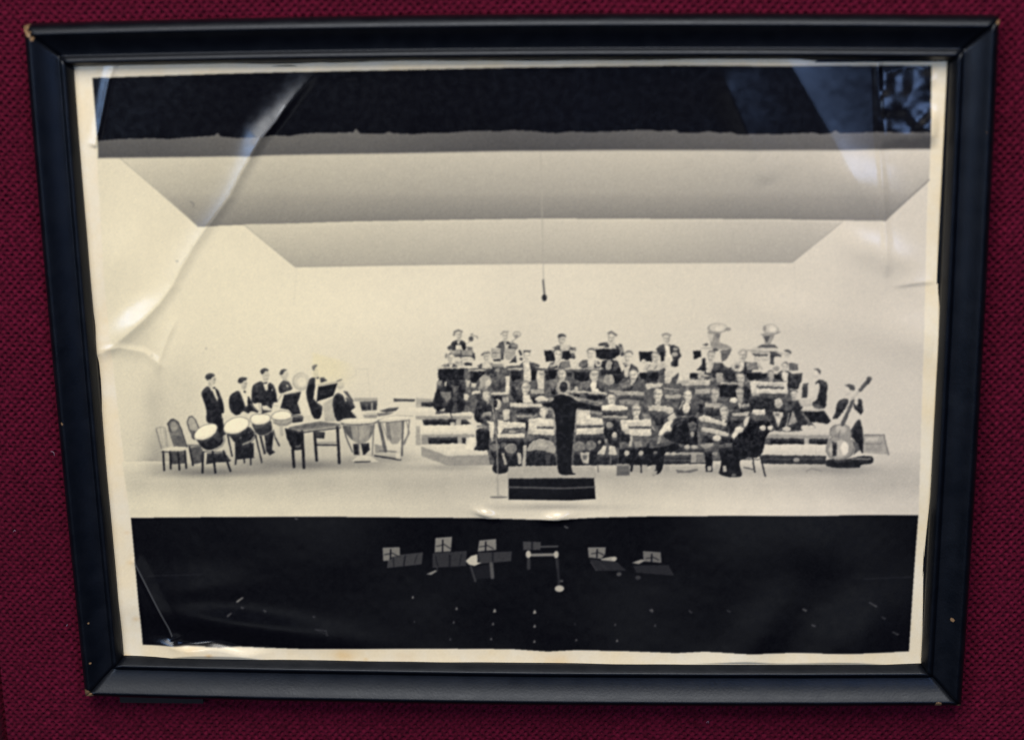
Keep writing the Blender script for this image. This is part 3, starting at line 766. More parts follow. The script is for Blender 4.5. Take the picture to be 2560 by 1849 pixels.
# player at the left end of the second row, with a big dark instrument
P(32, (320, 1330), (372, 1230), (400, 1110), (800, 1100), (862, 1220), (800, 1360), (830, 1460), (952, 1470), (942, 1510), (810, 1500), (830, 1638), (600, 1650), (380, 1640), (270, 1530))
E(140, 400, 1152, 48, 40); E(60, 440, 1180, 26, 30); P(205, (480, 1122), (522, 1122), (520, 1200), (482, 1195)); P(118, (408, 1300), (602, 1290), (582, 1420), (522, 1462), (442, 1380)); P(90, (602, 1180), (742, 1190), (702, 1282), (642, 1310)); P(64, (632, 1320), (702, 1320), (702, 1640), (632, 1640)); P(150, (388, 1605), (430, 1590), (500, 1570), (495, 1610), (420, 1625)); E(208, 855, 1382, 44, 60); P(190, (840, 1090), (920, 1120), (900, 1250), (850, 1200)); P(110, (870, 1220), (920, 1200), (930, 1300), (885, 1310)); P(200, (940, 1150), (1040, 1160), (1000, 1230), (940, 1220))
FACES.append((1040 + 595 / 6.825, 790 + 1150 / 6.825))
# player d
P(166, (1078, 1062), (1150, 1010), (1262, 1030), (1292, 1102), (1200, 1252), (1100, 1222)); FACES.append((1040 + 1200 / 6.825, 790 + 1060 / 6.825)); E(218, 1232, 1150, 44, 54); L(110, 12, (1200, 1010), (1300, 1082)); P(64, (1290, 1152), (1370, 1062), (1462, 1092), (1522, 1162), (1522, 1282), (1300, 1272)); P(96, (1330, 1120), (1400, 1090), (1440, 1150), (1350, 1180), a=.8); E(38, 1360, 992, 26, 42); E(92, 1460, 972, 30, 40); P(212, (1280, 1310), (1540, 1300), (1560, 1340), (1290, 1345)); P(210, (1530, 1030), (1600, 1040), (1590, 1330), (1530, 1320)); P(215, (960, 1290), (1090, 1270), (1100, 1320), (960, 1350)); P(120, (1130, 1230), (1180, 1200), (1190, 1260), (1120, 1290))
P(38, (1620, 1202), (1692, 1182), (1702, 1300), (1802, 1392), (1812, 1462), (1682, 1442), (1608, 1352)); F(1872, 1232, 84, 118, 222); L(150, 24, (1830, 1128), (1920, 1130)); P(215, (1830, 1350), (1930, 1350), (2000, 1490), (1820, 1480))
SH(182, 100, (1960, 1258), (2184, 1258), (2184, 1330), (1970, 1330)); P(46, (1950, 1332), (2184, 1332), (2184, 1432), (2062, 1472), (1950, 1422)); E(224, 2092, 1420, 54, 40); P(170, (1480, 1400), (1560, 1390), (1600, 1470), (1500, 1480))
ST(24, (1290, 1362), (1472, 1356), (1462, 1452), (1312, 1422))
P(28, (1010, 1382), (1060, 1340), (1132, 1352), (1112, 1422), (1032, 1432))

# crop E : upper middle
crop(1300, 790, 6.825)
F(715, 410, 72, 98, 206); P(84, (636, 352), (668, 308), (722, 298), (780, 342), (770, 362), (720, 352), (680, 372), (650, 386)); P(100, (545, 552), (632, 500), (722, 512), (652, 556)); P(200, (690, 500), (820, 500), (830, 590), (700, 590)); P(128, (820, 490), (882, 540), (952, 540), (962, 602), (880, 582)); E(52, 880, 562, 34, 28); P(205, (840, 600), (950, 600), (950, 660), (850, 650))
L(196, 20, (400, 586), (840, 584)); ST(24, (408, 602), (547, 592), (602, 740), (582, 782), (440, 782)); ST(26, (720, 602), (822, 592), (842, 642), (942, 662), (932, 742), (842, 722), (822, 752), (740, 752)); F(648, 668, 80, 104, 225); P(200, (600, 770), (700, 760), (660, 850), (520, 880)); P(118, (700, 782), (842, 762), (862, 882), (690, 892)); P(150, (500, 840), (560, 810), (540, 880), (500, 880))
F(1562, 372, 72, 96, 218); L(128, 40, (1515, 292), (1560, 268), (1640, 322)); P(74, (1328, 482), (1420, 448), (1502, 448), (1512, 502), (1340, 512)); P(205, (1510, 450), (1620, 450), (1640, 560), (1520, 540)); P(136, (1680, 468), (1742, 480), (1782, 642), (1742, 692), (1690, 562)); E(70, 1712, 500, 26, 24); E(70, 1742, 650, 30, 36); E(205, 1665, 720, 46, 34)
L(202, 24, (1178, 544), (1622, 540)); ST(24, (1284, 562), (1622, 566), (1642, 702), (1562, 742), (1400, 742), (1300, 702)); P(26, (1390, 752), (1642, 742), (1702, 802), (1752, 952), (1742, 1102), (1612, 1172), (1602, 1002), (1420, 982), (1400, 1052), (1370, 882)); E(160, 1515, 836, 56, 88); E(70, 1640, 860, 50, 60); FACES.append((1300 + 1520 / 6.825, 790 + 880 / 6.825))
F(1212, 648, 76, 96, 222); F(1850, 700, 80, 108, 218, 120); P(108, (1000, 822), (1062, 760), (1142, 738), (1132, 862), (1000, 872)); E(205, 1332, 800, 60, 60); E(110, 1335, 800, 28, 26); P(214, (1150, 740), (1280, 740), (1260, 880), (1160, 880)); P(210, (920, 780), (990, 790), (980, 880), (910, 880)); E(60, 905, 690, 36, 44)
P(216, (1640, 700), (1750, 700), (1790, 860), (1740, 960), (1700, 840)); P(210, (1770, 870), (1860, 860), (1850, 1040), (1790, 1040)); E(140, 1790, 818, 36, 20); P(120, (1880, 880), (1960, 880), (1960, 920), (1900, 930), a=.8)
ST(24, (2030, 602), (2262, 602), (2252, 782), (2050, 772))
L(202, 24, (600, 906), (1400, 898)); ST(24, (424, 946), (602, 946), (622, 1012), (602, 1072), (440, 1112)); ST(30, (800, 960), (882, 972), (882, 1052), (800, 1042)); ST(24, (918, 956), (1182, 950), (1182, 1092), (1042, 1122), (930, 1092)); F(710, 1000, 84, 106, 222); F(1268, 1020, 84, 112, 225); L(120, 10, (1200, 985), (1340, 985)); L(150, 10, (1200, 1135), (1280, 1125)); E(226, 1250, 1190, 52, 66); P(224, (1220, 1230), (1320, 1240), (1412, 1312), (1230, 1310))
P(112, (498, 1092), (622, 1080), (652, 1150), (562, 1262), (500, 1182)); P(120, (1040, 1132), (1182, 1110), (1202, 1200), (1112, 1272), (1020, 1242)); P(54, (1050, 1220), (1130, 1200), (1110, 1275), (1040, 1270)); P(110, (1330, 1062), (1420, 1092), (1482, 1232), (1420, 1272), (1340, 1202)); P(50, (1400, 1180), (1460, 1200), (1450, 1280), (1400, 1270)); E(162, 1520, 1085, 92, 94); P(60, (860, 1120), (930, 1130), (940, 1250), (870, 1260)); P(190, (940, 1190), (1000, 1230), (960, 1280), (920, 1260)); P(205, (300, 1040), (400, 1020), (400, 1200), (330, 1200)); P(70, (230, 1140), (300, 1140), (290, 1210), (240, 1210))
F(1935, 1010, 88, 114, 225); P(90, (1890, 1242), (1990, 1052), (2062, 1082), (2184, 1132), (2184, 1292), (1960, 1262)); L(40, 28, (2015, 1050), (1890, 1240)); P(120, (1700, 1152), (1832, 1102), (1882, 1122), (1882, 1202), (1740, 1212)); ST(24, (2040, 962), (2300, 962), (2280, 1110), (2180, 1122), (2060, 1062))
SH(186, 110, (1500, 1262), (2112, 1288), (2122, 1352), (1650, 1342)); P(48, (1660, 1342), (2112, 1352), (2112, 1422), (1680, 1402)); L(202, 38, (820, 1290), (1100, 1300), (1480, 1322)); ST(28, (840, 1332), (1032, 1342), (1012, 1422), (870, 1402)); ST(26, (1140, 1352), (1462, 1362), (1452, 1442), (1322, 1502), (1130, 1462)); P(100, (1320, 1430), (1470, 1420), (1440, 1500), (1330, 1510), a=.8); F(1562, 1415, 84, 112, 220); P(150, (1690, 1430), (2060, 1430), (2040, 1500), (1700, 1500), a=.8)
P(224, (1400, 1532), (1560, 1502), (1830, 1542), (1836, 1602), (1600, 1616), (1400, 1602))

# crop G : upper right
crop(1580, 790, 6.825)
F(588, 385, 72, 88, 222); L(150, 36, (520, 318), (590, 298), (652, 324)); P(60, (408, 552), (480, 510), (552, 510), (562, 602), (420, 582)); P(224, (556, 500), (650, 500), (640, 560), (682, 740), (692, 802), (600, 792)); P(40, (655, 488), (762, 500), (802, 562), (846, 692), (780, 742), (792, 862), (690, 862), (650, 802), (702, 742), (660, 622)); E(166, 742, 562, 42, 30); E(156, 730, 652, 54, 42)
ST(24, (480, 602), (552, 612), (552, 772), (490, 772)); F(402, 708, 76, 94, 206, 130); P(204, (178, 932), (240, 812), (380, 800), (560, 790), (642, 862), (540, 882), (460, 932)); L(130, 16, (260, 910), (310, 830)); L(120, 14, (380, 900), (420, 840)); E(200, 205, 770, 40, 36)
ST(24, (128, 972), (452, 962), (462, 1032), (432, 1112), (300, 1122), (160, 1062)); P(206, (560, 930), (722, 930), (702, 1022), (642, 1152), (560, 1142)); FACES.append((1580 + 640 / 6.825, 790 + 980 / 6.825)); P(90, (500, 1022), (562, 1010), (562, 1082), (480, 1082)); P(58, (790, 970), (806, 1020), (680, 1112), (680, 1052)); use(1); P(216, (812, 700), (1000, 640), (1010, 930), (820, 940)); use(BAND0); P(210, (800, 1000), (980, 980), (1000, 1120), (760, 1150))
# sousaphone player
E(168, 1460, 205, 176, 86); E(210, 1470, 198, 148, 68); E(222, 1490, 210, 70, 44); E(150, 1640, 222, 50, 28); P(150, (1268, 262), (1372, 266), (1522, 272), (1502, 352), (1482, 442), (1562, 472), (1702, 522), (1692, 622), (1602, 662), (1542, 562), (1350, 542), (1330, 452), (1382, 362)); P(196, (1290, 300), (1400, 300), (1370, 440), (1320, 420)); E(120, 1460, 330, 44, 40); P(80, (1198, 492), (1282, 462), (1312, 490), (1272, 512)); L(182, 24, (1190, 542), (1680, 562)); ST(24, (1040, 592), (1172, 582), (1182, 692), (1060, 742)); E(56, 1425, 572, 46, 28); P(104, (1500, 590), (1692, 560), (1670, 650), (1600, 740), (1540, 780)); F(1352, 688, 78, 96, 214); P(206, (1270, 780), (1360, 780), (1350, 960), (1270, 960)); P(28, (1198, 722), (1252, 720), (1252, 922), (1098, 922), (1182, 842)); P(44, (1370, 832), (1542, 780), (1602, 872), (1702, 872), (1772, 952), (1762, 1102), (1602, 1112), (1542, 952), (1380, 932)); P(110, (1390, 810), (1500, 780), (1490, 860), (1400, 880), a=.7); FACES.append((1580 + 1440 / 6.825, 790 + 420 / 6.825))
E(206, 1802, 850, 116, 96); E(150, 1792, 860, 50, 46); E(90, 1790, 862, 24, 20); F(1890, 668, 84, 94, 206, 150); 
L(176, 30, (1850, 575), (2184, 590)); P(60, (2050, 600), (2184, 610), (2184, 662), (2060, 660)); P(200, (2080, 700), (2184, 690), (2184, 760), (2090, 760)); P(110, (1950, 790), (2140, 780), (2160, 880), (1960, 900))
ST(24, (988, 970), (1122, 970), (1122, 1062), (988, 1052)); P(186, (1130, 940), (1232, 940), (1232, 1082), (1130, 1072)); E(120, 1200, 1030, 30, 24); ST(34, (1370, 980), (1432, 980), (1432, 1052), (1370, 1042)); P(162, (1440, 960), (1522, 970), (1572, 1112), (1440, 1122)); SH(202, 120, (760, 1088), (1342, 1080), (1332, 1172), (860, 1182)); L(190, 30, (1520, 1142), (1860, 1150)); ST(24, (1440, 1172), (1862, 1180), (1852, 1242), (1762, 1382), (1500, 1372), (1490, 1242)); F(1850, 1060, 84, 104, 212); ST(30, (1950, 960), (2184, 960), (2184, 1072), (1980, 1082)); SH(206, 120, (2010, 1100), (2184, 1100), (2184, 1172), (2010, 1172))
F(442, 1335, 88, 122, 225); L(78, 26, (365, 1265), (400, 1215), (450, 1202), (525, 1240)); L(130, 10, (365, 1320), (525, 1322)); SH(206, 120, (230, 1150), (522, 1142), (522, 1192), (250, 1252)); P(190, (530, 1220), (802, 1240), (790, 1262), (540, 1250)); P(176, (560, 1340), (832, 1332), (822, 1402), (560, 1402)); P(120, (640, 1272), (782, 1282), (782, 1312), (640, 1312)); F(950, 1352, 82, 104, 215); L(108, 30, (870, 1192), (1340, 1212)); SH(182, 110, (1070, 1240), (1342, 1230), (1332, 1322), (1080, 1322)); P(38, (1080, 1342), (1322, 1342), (1322, 1442), (1180, 1432)); F(1412, 1335, 78, 112, 198, 130); F(1842, 1328, 74, 114, 202); E(224, 1738, 1432, 72, 46); F(2110, 1295, 84, 104, 200, 110); P(38, (2030, 1382), (2184, 1402), (2184, 1532), (2040, 1502)); P(46, (640, 1420), (840, 1400), (860, 1460), (700, 1470))

# second sousaphone and its player
crop(1580, 780, 3.335)
FACES.append((1580 + 1150 / 3.335, 780 + 250 / 3.335))
P(96, (1040, 292), (1085, 268), (1190, 266), (1218, 296), (1130, 306)); P(150, (1080, 186), (1190, 186), (1170, 232), (1150, 270), (1105, 270), (1105, 230)); P(88, (1100, 200), (1150, 196), (1130, 250), (1108, 240)); E(168, 1158, 142, 66, 46, 8); E(206, 1160, 138, 56, 38, 8); E(226, 1172, 136, 30, 24); L(140, 7, (1075, 186), (1130, 176), (1200, 180), (1236, 160)); E(150, 1105, 132, 14, 22)
L(200, 12, (1010, 300), (1210, 302)); P(176, (990, 318), (1150, 320), (1150, 342), (1000, 344)); P(70, (1010, 346), (1140, 350), (1130, 368), (1020, 366)); P(204, (1050, 372), (1150, 374), (1140, 404), (1060, 402)); P(66, (1150, 322), (1195, 330), (1240, 352), (1246, 372), (1190, 366), (1180, 440), (1150, 430)); L(178, 12, (1190, 320), (1250, 344)); E(205, 1290, 346, 26, 34); P(90, (1262, 318), (1296, 308), (1330, 326), (1326, 356), (1308, 336)); P(120, (950, 420), (1040, 416), (1050, 476), (956, 478)); P(190, (1060, 420), (1100, 470), (1080, 480), (1040, 440)); P(84, (1310, 420), (1380, 430), (1384, 480), (1316, 482))
# crop I : right end
crop(1860, 880, 5.12)
P(128, (30, 152), (130, 120), (192, 222), (30, 222)); F(520, 180, 48, 54, 220, 110); P(110, (570, 140), (692, 150), (692, 232), (580, 232)); E(170, 410, 210, 46, 34); ST(24, (50, 270), (292, 270), (292, 332), (202, 346), (50, 350)); ST(30, (390, 280), (462, 290), (452, 352), (390, 332)); F(345, 292, 46, 60, 182, eyes=False); SH(216, 110, (80, 372), (552, 380), (562, 532), (90, 522)); L(110, 34, (175, 438), (500, 456)); L(60, 20, (190, 452), (420, 462)); P(40, (570, 270), (742, 270), (742, 332), (692, 472), (560, 472)); P(70, (600, 290), (680, 300), (660, 380), (600, 380), a=.7); P(208, (480, 250), (560, 260), (560, 370), (500, 370))
part("printed_musician", "printed musician in a dark jacket standing at the right end of the band")
FACES.append((1860 + 930 / 5.12, 880 + 300 / 5.12)); E(216, 915, 272, 46, 60); P(88, (885, 212), (940, 203), (986, 240), (980, 282), (955, 262), (930, 232)); P(35, (908, 372), (1000, 348), (1072, 390), (1062, 560), (1042, 742), (880, 702), (868, 652), (942, 602), (962, 482), (920, 422)); P(62, (960, 380), (1020, 370), (1040, 440), (990, 450), a=.6); E(222, 945, 436, 28, 46); P(50, (752, 400), (822, 390), (812, 582), (738, 582)); L(210, 18, (720, 400), (715, 590)); P(216, (830, 420), (910, 430), (930, 600), (840, 600)); P(200, (700, 600), (860, 600), (860, 700), (720, 690)); P(120, (880, 650), (1010, 690), (1000, 740), (890, 720), a=.6)
use(BAND0)
P(44, (0, 560), (380, 560), (442, 602), (502, 642), (682, 602), (702, 682), (752, 782), (842, 902), (732, 1002), (560, 1002), (500, 952), (442, 1002), (380, 992), (300, 802), (100, 702), (0, 722)); SH(206, 120, (120, 730), (272, 742), (272, 802), (90, 792)); E(192, 440, 652, 52, 62); P(202, (368, 762), (502, 772), (472, 882), (442, 962), (402, 852)); E(110, 430, 800, 30, 18); F(640, 545, 56, 62, 216); P(150, (622, 752), (682, 902), (560, 942)); P(90, (520, 650), (640, 660), (600, 740), (530, 740), a=.6); L(150, 10, (760, 790), (840, 910)); L(160, 12, (580, 780), (540, 960)); P(96, (90, 830), (300, 820), (300, 960), (60, 960), a=.5)
for (x, y, rx, ry, t) in ((240, 972, 36, 32, 215), (330, 972, 36, 32, 215), (548, 982, 50, 30, 205), (780, 970, 50, 36, 220), (862, 976, 50, 36, 220)): E(t, x, y, rx, ry)
ST(22, (758, 762), (1032, 754), (1112, 882), (1072, 922), (850, 892)); L(206, 18, (738, 745), (1032, 740))
part("printed_riser", "long low platform under the right half of the printed band")
P(216, (200, 1016), (1100, 1022), (1100, 1062), (200, 1062)); P(160, (290, 1062), (1100, 1066), (1100, 1108), (290, 1108)); P(22, (340, 1108), (772, 1110), (772, 1182), (340, 1182)); P(22, (838, 1110), (1082, 1110), (1062, 1184), (838, 1184)); R(190, 772, 1108, 838, 1184); P(224, (250, 1188), (1052, 1188), (1042, 1312), (240, 1312)); P(36, (226, 1320), (1052, 1330), (1042, 1442), (216, 1434)); L(84, 14, (240, 1376), (1040, 1374)); E(160, 672, 1382, 42, 26); L(170, 10, (925, 1080), (925, 1330), a=.5); L(130, 16, (800, 1528), (862, 1492), (900, 1500), (1000, 1530), a=.7)
part("printed_crate", "grey box standing behind the printed double bass")
P(176, (1530, 1058), (1792, 1058), (1852, 1312), (1512, 1292)); L(118, 16, (1545, 1068), (1790, 1066), (1852, 1312)); L(130, 12, (1540, 1180), (1740, 1180), (1770, 1150)); P(150, (1560, 1200), (1760, 1220), (1780, 1280), (1560, 1270), a=.5); P(210, (1560, 1100), (1720, 1100), (1720, 1150), (1560, 1150), a=.8)
part("printed_musician", "printed double bass player at the far right of the band")
E(218, 1322, 502, 46, 56); FACES.append((1860 + 1322 / 5.12, 880 + 502 / 5.12)); P(70, (1288, 424), (1340, 404), (1402, 420), (1427, 462), (1410, 492), (1362, 482), (1342, 452)); P(35, (1200, 622), (1290, 590), (1342, 610), (1332, 682), (1242, 802), (1190, 862), (1120, 852), (1180, 762)); P(66, (1230, 640), (1290, 620), (1260, 720), (1220, 740), a=.6); P(30, (1470, 600), (1512, 610), (1532, 772), (1500, 802), (1410, 722), (1400, 642), (1450, 692)); P(30, (1470, 850), (1502, 902), (1532, 1062), (1532, 1322), (1480, 1262), (1440, 1152), (1360, 1082), (1370, 990)); P(24, (1040, 1372), (1300, 1382), (1492, 1332), (1652, 1332), (1662, 1432), (1500, 1442), (1482, 1492), (1050, 1482)); L(160, 13, (1382, 1372), (1620, 1372)); E(224, 1420, 605, 40, 36)
part("printed_double_bass", "double bass leaning on its player at the right of the print")
P(150, (1170, 930), (1262, 905), (1340, 950), (1385, 1040), (1360, 1110), (1372, 1160), (1420, 1240), (1380, 1340), (1280, 1388), (1150, 1380), (1062, 1310), (1046, 1210), (1090, 1130), (1130, 1090), (1096, 1040), (1110, 980))
P(196, (1120, 1160), (1240, 1120), (1330, 1160), (1340, 1290), (1250, 1360), (1130, 1340), (1080, 1260)); E(236, 1290, 1240, 48, 88); P(206, (1180, 950), (1270, 930), (1320, 990), (1290, 1050), (1180, 1040), a=.8); P(92, (1372, 1120), (1472, 1182), (1482, 1262), (1400, 1320), (1420, 1240)); P(34, (1128, 1150), (1192, 1160), (1182, 1330), (1138, 1344)); L(70, 46, (1392, 622), (1262, 932)); L(200, 26, (1375, 610), (1482, 492)); L(60, 50, (1492, 482), (1612, 342)); E(46, 1592, 350, 26, 32); L(90, 9, (1230, 1000), (1200, 1100)); L(84, 10, (1062, 1200), (1052, 1270), (1090, 1346), (1170, 1384), (1270, 1380), (1370, 1330), (1410, 1240), a=.8); L(84, 9, (1090, 1130), (1128, 1090), (1098, 1040), (1112, 980), (1172, 930), a=.8); L(84, 9, (1340, 952), (1386, 1040), (1360, 1110), (1376, 1165), a=.7); L(120, 8, (1160, 1090), (1270, 1080))
use(BAND0)

# crop D : front left
crop(1040, 960, 6.825)
F(1200, 205, 74, 94, 214, eyes=False); P(28, (1008, 222), (1060, 178), (1135, 188), (1102, 262), (1030, 272)); P(34, (1040, 282), (1112, 252), (1222, 312), (1232, 452), (1150, 462), (1090, 542), (1150, 622), (1202, 682), (1030, 652), (985, 562), (1010, 402)); P(66, (1080, 320), (1180, 330), (1170, 430), (1090, 430), a=.5)
P(22, (1020, 762), (1242, 750), (1262, 922), (1232, 1062), (1262, 1132), (958, 1122), (1042, 1052), (1020, 902)); P(130, (1040, 702), (1120, 690), (1232, 722), (1200, 745), (1040, 740)); P(150, (1150, 482), (1282, 470), (1282, 540), (1130, 540)); P(24, (1165, 568), (1252, 560), (1252, 598), (1172, 598)); P(224, (1195, 632), (1330, 640), (1330, 700), (1260, 690)); P(212, (1250, 700), (1340, 700), (1330, 905), (1255, 910))
E(192, 1390, 350, 62, 92); E(28, 1358, 342, 34, 62); P(205, (1600, 322), (2132, 340), (2184, 402), (1600, 392)); P(200, (1470, 440), (1600, 440), (1590, 600), (1490, 620)); P(34, (1680, 428), (2092, 430), (2082, 502), (1720, 492)); P(150, (1680, 522), (2062, 530), (2002, 572), (1720, 562)); P(28, (1700, 572), (1800, 580), (1900, 600), (1920, 660), (1880, 860), (1860, 660), (1760, 640)); E(70, 1390, 540, 52, 30)
SH(221, 110, (1390, 602), (1520, 642), (1862, 662), (1872, 742), (1500, 752), (1400, 902)); P(110, (1520, 768), (1872, 768), (1852, 824), (1530, 824)); E(170, 1640, 815, 60, 20); P(216, (1380, 850), (1852, 842), (1852, 912), (1400, 914)); SH(213, 110, (1930, 642), (2184, 600), (2184, 862), (1930, 852)); P(90, (2052, 722), (2184, 722), (2184, 758), (2060, 755))
P(30, (1280, 932), (1852, 928), (1852, 1000), (2160, 880), (2300, 900), (2300, 1392), (1600, 1390), (1570, 1502), (1380, 1534), (1288, 1452), (1350, 1302), (1280, 1172)); E(112, 1350, 1072, 84, 62); E(132, 1620, 1092, 104, 84); E(80, 1500, 1030, 60, 40)
for q in (((1458, 1172), (1502, 1172), (1552, 1362), (1510, 1372)), ((1720, 1162), (1792, 1182), (1802, 1352), (1750, 1362)), ((1832, 1042), (1892, 1042), (1872, 1392), (1808, 1392))): P(178, *q)
# crop F : front middle
crop(1300, 960, 6.825)
P(166, (95, 1152), (180, 982), (342, 920), (542, 960), (622, 1102), (602, 1192), (420, 1132), (250, 1122)); P(200, (230, 1040), (380, 1000), (500, 1040), (420, 1100), a=.6); P(30, (98, 1202), (250, 1130), (420, 1132), (602, 1202), (622, 1392), (108, 1392)); P(80, (430, 1200), (520, 1220), (520, 1380), (440, 1380), a=.6)
SH(215, 100, (150, 602), (300, 570), (582, 602), (582, 872), (138, 852)); P(100, (290, 722), (572, 722), (572, 766), (290, 762)); E(190, 200, 800, 50, 40); F(402, 482, 80, 92, 214, eyes=False)
SH(218, 100, (958, 442), (1192, 450), (1202, 562), (1402, 582), (1422, 692), (1422, 842), (958, 862)); P(80, (958, 702), (1422, 692), (1422, 742), (958, 752)); E(190, 1350, 800, 60, 40); P(224, (1400, 372), (1560, 340), (1822, 380), (1834, 432), (1602, 452), (1400, 442)); P(46, (1400, 462), (1834, 468), (1834, 510), (1400, 506)); P(172, (1400, 530), (1834, 536), (1834, 582), (1400, 572)); F(1982, 455, 88, 112, 222); L(100, 12, (1905, 430), (2060, 430)); SH(215, 100, (1708, 602), (2240, 602), (2240, 872), (1900, 872), (1730, 782)); P(80, (1840, 712), (2240, 712), (2240, 756), (1850, 752)); E(200, 1830, 800, 50, 46)
P(34, (1430, 612), (1692, 602), (1702, 782), (1902, 882), (1902, 1002), (1702, 1102), (1552, 1052), (1430, 902)); E(132, 1530, 690, 62, 50); E(192, 1612, 860, 46, 50); P(38, (958, 862), (1422, 852), (1452, 1002), (1302, 1382), (900, 1382)); E(122, 1005, 1062, 110, 88); E(116, 1205, 1042, 92, 78); P(192, (1018, 1162), (1182, 1160), (1172, 1352), (1082, 1342), (1040, 1252)); P(90, (1060, 1200), (1150, 1210), (1130, 1290), (1070, 1280), a=.7); P(206, (1308, 1192), (1420, 1042), (1482, 1060), (1442, 1192)); P(206, (1520, 1050), (1612, 1050), (1662, 1202), (1520, 1192)); P(42, (1320, 1204), (1662, 1204), (1680, 1362), (1300, 1366)); E(150, 1470, 960, 28, 36); E(150, 1360, 985, 28, 30); L(150, 24, (1550, 1200), (1550, 1340), a=.7)
P(20, (1690, 1102), (1900, 1080), (2262, 1060), (2262, 1372), (1880, 1482), (1880, 1372), (1680, 1352)); E(192, 1822, 1172, 44, 44); E(178, 2070, 1182, 46, 46); P(96, (1680, 1000), (1800, 980), (1900, 1040), (1720, 1080)); P(130, (1940, 980), (2060, 960), (2090, 1060), (1960, 1090)); P(180, (1880, 880), (1930, 880), (1900, 1060), (1860, 1060)); E(120, 2060, 1290, 50, 60, a=.7)
for q in (((1940, 1372), (2050, 1372), (2062, 1492), (1930, 1492)), ((2090, 1372), (2170, 1372), (2180, 1492), (2090, 1492))): P(178, *q)
L(26, 28, (1900, 1360), (1900, 1480)); L(26, 28, (2066, 1360), (2070, 1490)); L(120, 26, (1320, 1382), (1338, 1492)); P(206, (1360, 1376), (1640, 1370), (1640, 1400), (1360, 1400), a=.5)
part("printed_case", "small grey box on the stage beside the printed conductor")
P(104, (1648, 1362), (1866, 1362), (1872, 1552), (1648, 1552)); P(150, (1640, 1350), (1866, 1350), (1866, 1385), (1648, 1385)); P(84, (1660, 1480), (1860, 1480), (1860, 1550), (1660, 1550), a=.5)
use(BAND0)
# crop H : front right
crop(1580, 960, 6.825)
SH(206, 100, (268, 362), (572, 362), (692, 462), (560, 462), (288, 442)); P(38, (390, 462), (562, 462), (552, 512), (400, 512)); E(205, 640, 440, 70, 60); E(216, 925, 400, 62, 92); P(66, (1000, 322), (1142, 270), (1202, 332), (1222, 502), (1000, 462)); P(26, (1140, 330), (1210, 340), (1230, 500), (1150, 500)); P(48, (698, 372), (762, 400), (842, 482), (802, 522), (720, 452)); SH(192, 100, (1240, 322), (1542, 330), (1542, 402), (1260, 392)); P(44, (1360, 420), (1480, 420), (1470, 480), (1370, 470)); F(1572, 460, 84, 104, 220); P(90, (1660, 422), (1842, 430), (1842, 472), (1670, 470)); P(190, (1690, 500), (1900, 480), (2000, 470), (1980, 540), (1720, 550)); P(150, (1850, 340), (2000, 320), (2010, 380), (1880, 400)); P(40, (1870, 400), (2010, 380), (2020, 440), (1900, 450)); P(222, (2070, 452), (2262, 430), (2262, 522), (2070, 522)); P(120, (280, 280), (360, 300), (340, 380), (260, 380), a=.7); P(150, (180, 500), (300, 520), (340, 600), (200, 600), a=.6); P(34, (360, 560), (560, 580), (540, 680), (420, 700), a=.8)
SH(213, 110, (1130, 562), (1222, 530), (1622, 662), (1602, 722), (1160, 622)); P(110, (1180, 640), (1600, 740), (1590, 780), (1200, 720), a=.7); P(206, (1180, 732), (1400, 762), (1662, 842), (1642, 902), (1200, 802)); E(222, 1450, 922, 72, 50); P(38, (1160, 850), (1380, 900), (1400, 1010), (1200, 1000)); P(28, (1520, 900), (1720, 900), (1740, 1010), (1480, 1040))
part("printed_musician", "printed clarinettist seated sideways at the front of the band")
FACES.append((1580 + 760 / 6.825, 960 + 560 / 6.825)); P(22, (698, 622), (832, 560), (902, 580), (1102, 540), (1122, 642), (1112, 902), (1152, 1032), (1002, 1042), (802, 1022), (520, 902), (560, 822), (692, 802)); P(96, (950, 660), (1040, 640), (1110, 680), (1080, 760), (980, 780)); P(60, (720, 640), (860, 590), (850, 700), (740, 730), a=.7); E(150, 1030, 850, 32, 52); P(205, (600, 560), (720, 480), (760, 560), (690, 620), (640, 640)); P(223, (528, 702), (640, 612), (702, 612), (702, 642), (642, 702), (692, 802), (580, 792), (500, 882), (440, 862)); L(152, 46, (475, 890), (442, 1062))
P(18, (218, 1062), (602, 982), (762, 1002), (902, 1082), (702, 1132), (542, 1152), (542, 1382), (482, 1522), (318, 1562), (420, 1402), (202, 1352), (0, 1372), (0, 1102)); P(62, (290, 1060), (500, 1010), (680, 980), (720, 1010), (520, 1060), (310, 1090)); E(180, 150, 1170, 40, 40); E(120, 400, 1160, 36, 26, a=.8); E(80, 830, 1050, 30, 24)
use(BAND0)
part("printed_bench", "low bench under the middle of the printed band")
P(40, (700, 1130), (1230, 1100), (1240, 1170), (560, 1180)); P(170, (560, 1172), (1222, 1162), (1216, 1204), (560, 1206)); E(206, 600, 1180, 42, 26); E(206, 712, 1180, 42, 26); P(44, (548, 1220), (1002, 1212), (1002, 1342), (550, 1352)); L(90, 18, (560, 1290), (990, 1300)); P(166, (1008, 1202), (1102, 1202), (1092, 1342), (1016, 1342)); P(120, (1108, 1212), (1242, 1210), (1242, 1332), (1110, 1340)); L(18, 22, (560, 1352), (1260, 1350)); E(198, 938, 1066, 52, 36); E(198, 1070, 1070, 56, 32); P(165, (1160, 1040), (1290, 1020), (1400, 1010), (1380, 1060), (1240, 1110)); P(190, (660, 1372), (1260, 1372), (1260, 1440), (660, 1440), a=.35)
P(108, (745, 1448), (902, 1482), (1112, 1438), (1134, 1470), (1002, 1512), (778, 1512))
